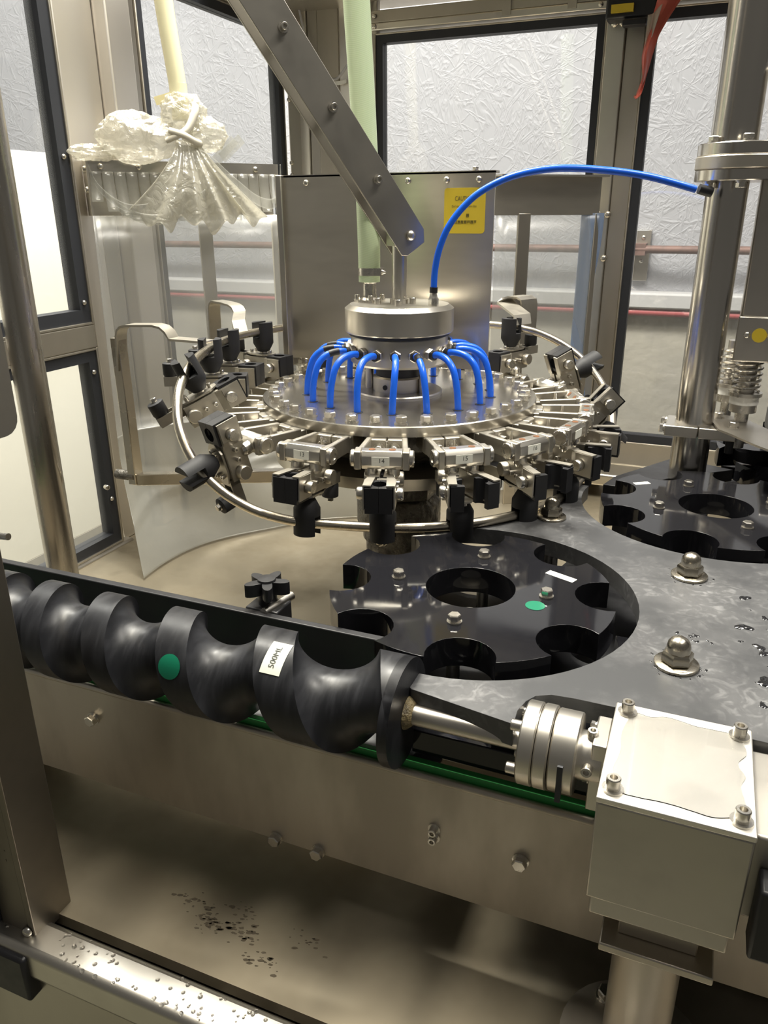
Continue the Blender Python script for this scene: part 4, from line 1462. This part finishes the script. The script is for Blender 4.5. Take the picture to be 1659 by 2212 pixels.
# inlet flange with green hose
ix, iy = -.408, .945
q = MB(); q.lathe([(.0205, 1.2135), (.0205, 1.2165), (.012, 1.2165), (.0095, 1.219), (.0085, 1.224), (.0085, 1.236), (.0100, 1.238), (.0100, 1.262), (.006, 1.262)], 32, (ix, iy, 0))
inl = part(q, 'inlet_flange', STEELB, mf, smooth=30)
for k in range(4):
    a = .5 + k * pi / 2
    bolt(inl, 'socket', (ix + .016 * cos(a), iy + .016 * sin(a), 1.2165), (0, 0, 1), .0065)
b = MB(); b.lathe([(.0065, 0), (.0065, .008), (.0052, .010), (.004, .016), (.002, .016)], 6, (-.3145, .925, 1.2135))
part(b, 'air_fitting', STEELB, mf)

gh = thing('green_hose', 'pale green reinforced hose hanging down to the manifold', 'hose', (ix, iy, 1.24))
b = MB(); b.tube([(ix, iy, 1.238), (ix, iy, 1.28), (ix - .002, iy + .002, 1.34), (ix - .010, iy + .008, 1.45), (ix - .020, iy + .014, 1.58), (ix - .030, iy + .02, 1.75)], .0136, 24, sub=6, rfun=lambda t: 1 + .22 * t)
part(b, 'hose', GHOSE, gh, smooth=60)
b = MB(); b.lathe([(.0138, 0), (.0143, 0), (.0143, .009), (.0138, .009)], 32, (ix, iy, 1.246), closed=True)
hc = part(b, 'hose_clamp', STEELB, gh)
b = MB(); b.box((ix + .015, iy - .004, 1.2505), (.010, .012, .009)); b.cyl((ix + .019, iy - .006, 1.2505), (ix + .026, iy - .008, 1.2505), .0035, 8, .001)
part(b, 'clamp_screw', STEELB, hc)

bh = thing('long_blue_hose', 'long blue air hose arching from the manifold to the steel column', 'hose', (-.3145, .925, 1.23))
b = MB(); b.tube([(-0.3143, 0.9250, 1.2346), (-0.3129, 0.9250, 1.2572), (-0.3076, 0.9250, 1.2811), (-0.2973, 0.9268, 1.3054), (-0.2811, 0.9327, 1.3271), (-0.2605, 0.9401, 1.3444), (-0.2288, 0.9517, 1.3589), (-0.1847, 0.9677, 1.3664), (-0.1353, 0.9855, 1.3645), (-0.0855, 1.0033, 1.3574), (-0.0333, 1.0216, 1.3434)], .0040, 12, sub=6)
part(b, 'hose', BLUE, bh, smooth=60)
b = MB(); b.cyl((-.3145, .925, 1.229), (-.3142, .925, 1.2355), .0050, 12)
part(b, 'release_ring', BLACKM, bh)

# diagonal support arm ----------------------------------------------------------
am = thing('support_arm', 'dark diagonal steel arm from the roof down to the manifold rod', 'arm', (RC[0], RC[1], 1.214))
az = radians(42)
an_ = V((-sin(az), cos(az), 0))                       # away from the camera, across the plates
lo = V((-.362, .946, 1.293))
dirv = (V((-.487, .833, 1.53)) - lo).normalized()
nrm2 = an_.cross(dirv).normalized()
if nrm2.z < 0:
    nrm2 = -nrm2
TA = Matrix.Identity(4)
for r_ in range(3):
    TA[r_][0], TA[r_][1], TA[r_][2], TA[r_][3] = dirv[r_], nrm2[r_], dirv.cross(nrm2)[r_], lo[r_]
sg = 1 if dirv.cross(nrm2).dot(an_) > 0 else -1
def arm_plate(off, w, nm):
    q = [(-.012, -w / 2), (-.017, -w * .36), (-.017, w * .30), (-.004, w / 2), (.62, w / 2), (.62, -w / 2)]
    mb = MB(); mb.prism(q, -.002, .002, T=TA @ Matrix.Translation(V((0, 0, sg * off))))
    return part(mb, nm, ARMST, am, bevel=.0006)
fp = arm_plate(-.018, .041, 'front_plate')
bp_ = arm_plate(.018, .041, 'back_plate')
for tt in (.075, .165, .255):
    pc = lo + dirv * tt + nrm2 * .004
    b = MB(); b.cyl(pc - an_ * .016, pc + an_ * .016, .006, 16)
    part(b, 'spacer', STEEL, am)
    bolt(fp, 'socketw', pc - an_ * .0202, -an_, .0075)
bolt(fp, 'dome', lo + nrm2 * .002 - an_ * .0202, -an_, .012)
b = MB(); b.cyl((RC[0], RC[1], 1.2135), (RC[0], RC[1], 1.295), .0092, 28)
part(b, 'rod', STEELM, am)
b = MB(); b.cyl((RC[0], RC[1], 1.2135), (RC[0], RC[1], 1.219), .012, 28)
part(b, 'rod_foot', STEELM, am)
b = MB(); b.box((RC[0], RC[1], 1.292), (.024, .030, .02), Matrix.Rotation(az, 3, 'Z'))
part(b, 'rod_block', STEEL, am, bevel=.001)

# splash panel -------------------------------------------------------------------
sp = thing('splash_panel', 'dark steel splash panel behind the manifold with yellow sticker', 'panel', (-.42, 1.03, 1.115))
b = MB(); b.bx(-.575, -.271, 1.030, 1.033, 1.118, 1.3685)
part(b, 'sheet', PANELST, sp)
b = MB(); b.bx(-.575, -.271, 1.030, 1.050, 1.3665, 1.3695)
part(b, 'top_flange', STEEL, sp)
b = MB(); b.bx(-.583, -.573, 1.022, 1.05, 1.105, 1.3695)
part(b, 'side_post', STEEL, sp, bevel=.0015)
b = MB(); b.bar((-.579, 1.05, 1.345), (-.70, 1.25, 1.345), .003, .045)
part(b, 'return_sheet', PANELST, sp)
for x in (-.538, -.462, -.388, -.335, -.292):
    bolt(sp, 'dome', (x, 1.030, 1.359), (0, -1, 0), .0085)
bolt(sp, 'hex', (-.30, 1.04, 1.3695), (0, 0, 1), .007)
q = []
for cx, cz, a_ in ((-.2865, 1.3455, 0), (-.3335, 1.3455, 1), (-.3335, 1.2985, 2), (-.2865, 1.2985, 3)):
    for k in range(5):
        a = (a_ + k / 4) * pi / 2
        q.append((cx + .004 * cos(a), cz + .004 * sin(a)))
TS = Matrix(((1, 0, 0, 0), (0, 0, -1, 1.0300), (0, 1, 0, 0), (0, 0, 0, 1)))
b = MB(); b.prism(q, 0, .0005, T=TS)
stk = part(b, 'caution_sticker', YELLOW, sp, label='yellow CAUTION sticker')
def sticker_text(s, x, z, size, sx=1.0):
    tb = text_mb(s, size)
    tb.tr(TS @ Matrix.Translation(V((x, z, .0008))) @ Matrix.Diagonal((sx, 1, 1, 1)))
    part(tb, 'lettering', INKY, stk, smooth=0)
sticker_text('CAUTION', -.3105, 1.3365, .0078, .72)
sticker_text("Don't start machine before close", -.3105, 1.3275, .0040, .62)
# two rows of small square characters, too blurred to read: plain block marks in their places
def glyph(x, z, s):
    q = MB()
    for (u0, u1, v0, v1) in ((0, 1, .88, 1), (0, 1, .45, .57), (0, 1, 0, .12), (.1, .22, 0, 1), (.75, .87, .1, 1), (.42, .54, .3, .9)):
        if random.random() < .8:
            q.bx(x + (u0 - .5) * s, x + (u1 - .5) * s, 1.0291, 1.0294, z + (v0 - .5) * s, z + (v1 - .5) * s)
    if q.v:
        part(q, 'lettering', INKY, stk, smooth=0)
glyph(-.3055, 1.3165, .0038)
for k in range(8):
    glyph(-.3255 + k * .0043, 1.3085, .0036)

# right wing of the splash guard
rw = thing('guard_wing', 'open steel guard frame right of the splash panel', 'guard', (-.29, 1.48, TZ))
C0, C1 = V((-.372, 1.416, 0)), V((-.211, 1.547, 0))
dw = (C1 - C0).normalized(); nw = V((dw.y, -dw.x, 0))
b = MB(); b.bar(C0 + Z * 1.379 + nw * .012, C1 + Z * 1.379 + nw * .012, .03, .003)
part(b, 'top_flange', STEELM, rw)
b = MB(); b.bar(C0 + Z * 1.347, C1 + Z * 1.347, .003, .064)
part(b, 'band', PANELST, rw)
for f, w in ((.28, .024), (.985, .010)):
    p = C0.lerp(C1, f)
    b = MB(); b.bar(p + Z * TZ, p + Z * 1.318, w, .006, up=nw)
    part(b, 'post', SHEET, rw, bevel=.001)
b = MB()
b.grid(lambda u, v: (lerp(C0.x, C1.x, .02 + .96 * u), lerp(C0.y, C1.y, .02 + .96 * u), lerp(.80, 1.318, v)), 8, 8)
part(b, 'film_sheet', CLEARF, rw, smooth=60, solid=.0008)
b = MB()
b.grid(lambda u, v: (C1.x - .028 + .030 * u + .008 * sin(8 * v) * u, C1.y - .02 + .02 * u + .003 * sin(9 * v), lerp(.80, 1.318, v)), 4, 24)
part(b, 'film_edge', BLUFILM, rw, smooth=60, solid=.0012, label='curled bluish edge of the plastic film')

# left wing: band with bag and curtains -----------------------------------------
B0, B1 = V((-.898, 1.012, 0)), V((-.705, 1.248, 0))
BL = (B1 - B0).length
ub = (B1 - B0).normalized()
nb_ = V((ub.y, -ub.x, 0))              # towards the camera
BZ = 1.397
lw = thing('curtain_box', 'steel curtain box on posts at the left, under the bag', 'guard', B0.lerp(B1, .5) + Z * TZ)
Rb = Matrix((ub, -nb_, Z)).transposed()
def bxl(s0, s1, d0, d1, z0, z1):
    q = MB()
    q.box(B0 + ub * ((s0 + s1) / 2) - nb_ * ((d0 + d1) / 2) + Z * ((z0 + z1) / 2), (s1 - s0, abs(d1 - d0), z1 - z0), Rb)
    return q
part(bxl(0, BL, .03, .033, 1.318, BZ), 'back_band', PANELST, lw)
part(bxl(0, BL, 0, .033, BZ - .003, BZ), 'top_plate', STEEL, lw)
fl_ = part(bxl(0, BL, -.002, .001, BZ - .018, BZ), 'front_flange', STEEL, lw)
part(bxl(-.003, 0, -.002, .033, 1.318, BZ), 'end_plate', PANELST, lw)
for s in (.018, .075, .195, .265):
    bolt(fl_, 'dome', B0 + ub * s + nb_ * .002 + Z * (BZ - .009), nb_, .0095)
for z in (1.384, 1.355):
    bolt(lw, 'dome', B0 - ub * .003 - nb_ * .01 + Z * z, -ub, .010)
for s, w in ((.012, .022), (.168, .022), (.297, .012)):
    part(bxl(s, s + w, .018, .026, TZ, 1.318), 'post', SHEET, lw, bevel=.001)
# strip curtain
cu = thing('strip_curtain', 'clear slit plastic curtain hanging from the curtain box', 'curtain', B0.lerp(B1, .5) + Z * 1.31)
ns = 17
for k in range(ns):
    s0, s1 = BL * k / ns + .0006, BL * (k + 1) / ns - .0006
    u = (k + .5) / ns
    dl = .018 + .058 * sqrt(max(0, 1 - (2 * u - 1) ** 2 * .95)) + .006 * sin(9 * u)
    sw = random.uniform(-.006, .008)
    q = MB()
    q.grid(lambda a, c: B0 + ub * (lerp(s0, s1, a) + sw * c * c * .35) + nb_ * (.003 + .012 * c * c + sw * c) + Z * (BZ - .016 - dl * c), 2, 8)
    part(q, 'strip', CURT, cu, smooth=60, solid=.0008)

# bag ------------------------------------------------------------------------------
BGM = Matrix.Translation(B0 + ub * (BL * .48) + Z * BZ) @ Rb.to_4x4()     # x along the box, y away, z up
bag = thing('plastic_bag', 'crumpled milky plastic bag knotted round the hose end', 'bag', M=BGM)
def crumple(d, s, amp, seed):
    n = 0
    for o, w in ((1, 1), (2.1, .55), (4.3, .30)):
        n += w * (1 - 2 * abs(noise.noise(V((d[0] * s * o + seed, d[1] * s * o + seed * 2, d[2] * s * o)))))
    return 1 + amp * (n - .9)
def lump(nm, c, r, sc_, seed, s=1.6, amp=.22, n=72, m=48):
    q = MB(); q.sphere(c, r, n, m, sc_, fn=lambda d: crumple(d, s, amp, seed))
    return part(q, nm, BAGM, bag, smooth=25, local=True)
lump('left_bulge', (-.068, -.004, .032), .05, (1.18, .5, .72), 1.3, 1.5, .12)
lump('upper_bulge', (.006, -.004, .068), .034, (1.05, .7, .92), 4.1, 1.6, .13)
lump('right_bulge', (.035, -.008, .040), .03, (1.2, .6, .85), 7.7, 1.6, .13)
lump('left_tip', (-.135, .0, .010), .022, (1.6, .5, .55), 9.2, n=40, m=24)
def skirt(u, v):
    # u across, v down from the knot
    top = V((lerp(-.012, .022, u), -.016, .030))
    bx_ = lerp(-.100, .122, u)
    bot = V((bx_, -.030 - .012 * sin(pi * u), -.078 - .016 * sin(pi * u) ** .5 + .008 * sin(17 * u + 1) + .004 * sin(41 * u)))
    p = top.lerp(bot, v)
    p.x += (bx_ - top.x) * (v ** 1.5 - v) * .7
    p.y += -.010 * sin(pi * v) + .007 * v * sin(2 * pi * (3.1 * u + 1.6 * u * u)) + .0022 * v * v * sin(2 * pi * (7 * u + 2.5 * u * u) + 1.0)
    p.z += .004 * v * sin(40 * u)
    return p
b = MB(); b.grid(skirt, 120, 24)
part(b, 'pleated_skirt', BAGM, bag, smooth=50, solid=.0006, local=True)
def swag(P, w0, w1, nm, m, tilt=(0, -.25, 1)):
    pts = catmull([V(p) for p in P], 8)
    n = len(pts) - 1
    td = V(tilt).normalized()
    def fn(u, v):
        i = min(int(u * n), n - 1); t = u * n - i
        return pts[i].lerp(pts[i + 1], t) + td * ((v - .5) * lerp(w0, w1, u)) + V((0, .004 * sin(11 * u), 0))
    q = MB(); q.grid(fn, 60, 6)
    return part(q, nm, m, bag, smooth=60, solid=.0007, local=True)
swag([(-.012, -.020, .020), (.030, -.026, .008), (.070, -.030, -.028), (.105, -.030, -.055), (.138, -.024, -.062), (.157, -.012, -.046), (.160, -.003, -.010)], .010, .020, 'right_swag', CURT)
swag([(-.146, -.003, -.010), (-.135, -.012, -.040), (-.105, -.022, -.066), (-.070, -.026, -.068), (-.035, -.028, -.055), (.0, -.030, -.035), (.012, -.028, -.01)], .008, .018, 'left_swag', CURT)
swag([(-.125, -.010, -.052), (-.095, -.024, -.078), (-.055, -.03, -.085), (-.015, -.034, -.072), (.02, -.034, -.05)], .012, .020, 'lower_swag', CURT)
b = MB(); b.tube([(-.030, -.022, .028), (-.012, -.030, .036), (.004, -.030, .046), (.016, -.026, .066), (.020, -.020, .078)], .0058, 10, sub=6, rfun=lambda t: .7 + .6 * t)
part(b, 'knot', mat('rag', (.55, .52, .44), .7), bag, local=True, smooth=60)
b = MB(); b.tube([(-.024, -.024, .042), (-.006, -.034, .036), (.012, -.030, .028), (.024, -.02, .026)], .0052, 10, sub=6)
part(b, 'knot', mat('rag', (.55, .52, .44), .7), bag, local=True, smooth=60)
for k, (x, z, an) in enumerate(((.066, .018, .75), (.076, .021, .70))):
    q = MB(); q.box((x, -.012 - .003 * k, z), (.046, .0008, .016), Matrix.Rotation(-an, 3, 'Y'))
    part(q, 'tape_tab', CURT, bag, local=True)
q = MB(); q.box((-.022, -.004, .088), (.03, .0008, .012), Matrix.Rotation(-.3, 3, 'Y'))
part(q, 'tape_tab', film('yellow_tape', (.80, .74, .48), .7), bag, local=True)

yh = thing('yellow_hose', 'yellowed hose coming down into the plastic bag', 'hose', BGM @ V((.0, 0, .09)))
b = MB(); b.tube([BGM @ V(p) for p in ((.002, 0, .06), (.002, 0, .10), (-.001, .001, .14), (-.006, .003, .20), (-.010, .005, .27), (-.012, .006, .36))], .0128, 20, sub=5, rfun=lambda t: 1 + .12 * t)
part(b, 'hose', YELHOSE, yh, smooth=60)
b = MB(); b.lathe([(.0135, -.02), (.0135, .012), (.012, .012)], 20, BGM @ V((.002, 0, .098)))
part(b, 'hose_sleeve', YELHOSE, yh)

# plastic film skirt behind the rotor on the left ---------------------------------
fs_ = thing('film_skirt', 'hazy plastic film wrapped round the left rear of the rotor', 'film', (-.8, 1.1, TZ))
bot = [V(p) for p in ((-.785, .890, TZ + .004), (-.790, .95, TZ + .004), (-.782, 1.02, TZ + .004), (-.755, 1.08, TZ + .004), (-.70, 1.15, TZ + .004), (-.63, 1.23, TZ + .004), (-.50, 1.30, TZ + .004))]
mid = [V(p) for p in ((-.868, .965, .98), (-.872, .98, .98), (-.875, 1.012, .98), (-.842, 1.068, .98), (-.79, 1.135, .98), (-.725, 1.215, .98), (-.56, 1.30, .98))]
top_ = [V(p) for p in ((-.895, 1.005, 1.318), (-.893, 1.007, 1.318), (-.890, 1.012, 1.318), (-.853, 1.065, 1.318), (-.80, 1.13, 1.318), (-.712, 1.238, 1.318), (-.60, 1.30, 1.318))]
cb, cm, ct = catmull(bot, 6), catmull(mid, 6), catmull(top_, 6)
nn = len(cb) - 1
def fskirt(u, v):
    i = min(int(u * nn), nn - 1); t = u * nn - i
    a, m_, c = (q[i].lerp(q[i + 1], t) for q in (cb, cm, ct))
    if v < .45:
        k = v / .45
        p = a.lerp(m_, k)
        p += (m_ - a) * V((1, 1, 0)).length * 0
        q_ = V((a.x + (m_.x - a.x) * sin(k * pi / 2), a.y + (m_.y - a.y) * sin(k * pi / 2), a.z + (m_.z - a.z) * k))
        return q_ + V((.45, -.35, 0)) * (.012 * sin(pi * k) * sin(9 * u + 5 * k) + .006 * max(0, 1 - abs(k - .35 - .3 * u) * 14) + .005 * max(0, 1 - abs(k - .75 + .35 * u) * 16))
    k = (v - .45) / .55
    return m_.lerp(c, k)
b = MB(); b.grid(lambda u, v: fskirt(u, .45 * v), 96, 60)
part(b, 'hazy_skirt', SKIRT, fs_, smooth=60, solid=.0008)
b = MB(); b.grid(lambda u, v: fskirt(u, .45 + .55 * v), 72, 6)
part(b, 'clear_sheet', CLEARF, fs_, smooth=60, solid=.0008)
bolt(fs_, 'socket', (-.875, .93, .905), (1, -.3, 0), .008, name='socket_screw')

# ================================================================== column at the right
KX, KY = .0, 1.068
kc = thing('tall_column', 'tall polished steel column with bolted flange, right of the rotor', 'column', (KX, KY, TZ))
b = MB(); b.cyl((KX, KY, TZ), (KX, KY, 1.352), .0235, 48)
part(b, 'lower_tube', GREYCOL, kc)
b = MB(); b.cyl((KX, KY, 1.392), (KX, KY, 2.0), .0260, 48)
part(b, 'upper_tube', GREYCOL, kc)
def disc_part(z0, z1, r, m, nm):
    q = MB(); q.lathe([(.02, z0), (r - .001, z0), (r, z0 + .001), (r, z1 - .001), (r - .001, z1), (.02, z1)], 56, (KX + .014, KY - .004, 0))
    return part(q, nm, m, kc, smooth=30)
f1 = disc_part(1.352, 1.3645, .052, GREYCOL, 'lower_flange')
disc_part(1.3645, 1.3785, .053, SHEET, 'flange_gasket')
f2 = disc_part(1.3785, 1.392, .052, GREYCOL, 'upper_flange')
b = MB(); b.bx(KX + .03, KX + .20, KY - .03, KY + .02, 1.366, 1.377)
part(b, 'beam', STEEL, kc)
for k in range(6):
    a = radians(30 + 60 * k)
    bolt(f1, 'hex', (KX + .014 + .041 * cos(a), KY - .004 + .041 * sin(a), 1.352), (0, 0, -1), .0105)
    bolt(f2, 'hex', (KX + .014 + .041 * cos(a), KY - .004 + .041 * sin(a), 1.392), (0, 0, 1), .0105)
b = MB(); b.cyl((-.030, 1.0215, 1.344), (-.016, 1.027, 1.340), .0055, 12)
part(b, 'air_fitting', BLACKM, kc)
# split clamp
cl = thing('column_clamp', 'split steel clamp on the column with bolts', 'clamp', (KX, KY, 1.045))
Rk = Matrix.Rotation(radians(0), 3, 'Z')
for (xa, xb) in ((-.034, .006), (.0072, .052)):
    q = MB()
    ys = [(xa, -.027), (xb, -.027), (xb, .027), (xa, .027)]
    q.bx(KX + xa, KX + xb, KY - .030, KY + .030, 1.048, 1.062)
    part(q, 'clamp_half', STEELM, cl, bevel=.0012)
for dx, dy, n_ in ((-.034, -.020, (-1, 0, 0)), (-.034, .02, (-1, 0, 0))):
    bolt(cl, 'hex', (KX + dx, KY + dy, 1.056), n_, .010)
# curved guard strip
gd = thing('curved_guard', 'thin curved steel guard strip held by the column clamp', 'guard', (.06, 1.05, 1.06))
b = MB()
outer = [(.030, 1.030), (.045, 1.010), (.075, .965), (.115, .925), (.20, .875)]
inner = [(.20, .955), (.135, .99), (.100, 1.03), (.075, 1.075), (.055, 1.105), (.012, 1.115)]
oc = [(p.x, p.y) for p in catmull([V((*p, 0)) for p in outer], 6)]
ic = [(p.x, p.y) for p in catmull([V((*p, 0)) for p in inner], 6)]
b.prism(oc + ic, 1.0625, 1.0650)
part(b, 'strip', STEEL, gd)
for x, y in ((.030, 1.092), (.047, 1.045)):
    bolt(gd, 'hex', (x, y, 1.065), (0, 0, 1), .0105)
b = MB(); b.cyl((.046, 1.05, 1.03), (.046, 1.05, 1.048), .005, 12)
part(b, 'lower_nut', BLACKM, gd)

# capping heads at the right edge -----------------------------------------------------
def spring(q, c, z0, z1, r, turns, wr):
    n = turns * 14
    q.tube([(c[0] + r * cos(2 * pi * k / 14), c[1] + r * sin(2 * pi * k / 14), lerp(z0, z1, k / n)) for k in range(n + 1)], wr, 6, sub=1)
def capper(lab, x, y, dz, big):
    t = thing('capping_head', lab, 'capping head', (x, y, .99), 'spring loaded capping heads')
    s = 1.0 if big else .86
    if big:
        q = MB(); q.bx(x - .020, x + .026, y - .02, y + .02, 1.155 + dz, 1.47)
        part(q, 'square_sleeve', STEEL, t, bevel=.003)
        q = MB(); q.bx(x - .022, x + .03, y - .024, y - .02, 1.145 + dz, 1.20 + dz)
        pl_ = part(q, 'front_plate', STEEL, t, bevel=.002)
        q = MB(); q.prism(circ(x + .004, 1.178 + dz, .0085, 20), -.0006, .0003, T=Matrix(((1, 0, 0, 0), (0, 0, 1, y - .0243), (0, 1, 0, 0), (0, 0, 0, 1))))
        part(q, 'yellow_mark', YELLOW, pl_)
        for dx in (-.010, .016):
            bolt(pl_, 'dome', (x + dx, y - .024, 1.178 + dz), (0, -1, 0), .008)
    q = MB(); spring(q, (x, y), 1.105 + dz, 1.150 + dz, .0155 * s, 6, .0018)
    part(q, 'spring', STEELB, t)
    q = MB(); q.cyl((x, y, 1.10 + dz), (x, y, 1.16 + dz), .0105 * s, 20)
    part(q, 'spindle', STEEL, t)
    q = MB(); q.lathe([(.01, 1.099 + dz), (.0205 * s, 1.099 + dz), (.0205 * s, 1.1035 + dz), (.01, 1.1035 + dz)], 28, (x, y, 0))
    part(q, 'spring_seat', STEELB, t)
    q = MB(); q.lathe([(.006, 1.0885 + dz), (.0175 * s, 1.0885 + dz), (.0175 * s, 1.099 + dz), (.006, 1.099 + dz)], 28, (x, y, 0))
    part(q, 'white_ring', WHITEP, t)
    q = MB(); q.lathe([(.006, 1.078 + dz), (.0165 * s, 1.078 + dz), (.0165 * s, 1.0885 + dz), (.006, 1.0885 + dz)], 28, (x, y, 0))
    part(q, 'collar', STEELB, t)
    q = MB(); q.cyl((x, y, 1.03 + dz), (x, y, 1.078 + dz), .0085 * s, 20)
    part(q, 'shaft', STEELB, t)
    return t
capper('spring loaded capping head with square sleeve at the right edge', .056, 1.085, 0, True)
capper('smaller capping head just behind the square sleeved one', .038, 1.14, 0, False)
ck = thing('capper_frame', 'dark machine block behind the capping heads at the right edge', 'machine', (.15, 1.2, 1.0))
b = MB(); b.bx(.098, .22, 1.11, 1.26, 1.02, 1.05)
part(b, 'lower_block', BLACKM, ck, bevel=.002)
b = MB(); b.bx(.098, .22, 1.10, 1.2, 1.06, 1.075)
part(b, 'plate', STEEL, ck, bevel=.002)
b = MB(); b.bx(.105, .22, 1.06, 1.2, 1.13, 1.22)
part(b, 'upper_block', BLACKM, ck, bevel=.002)
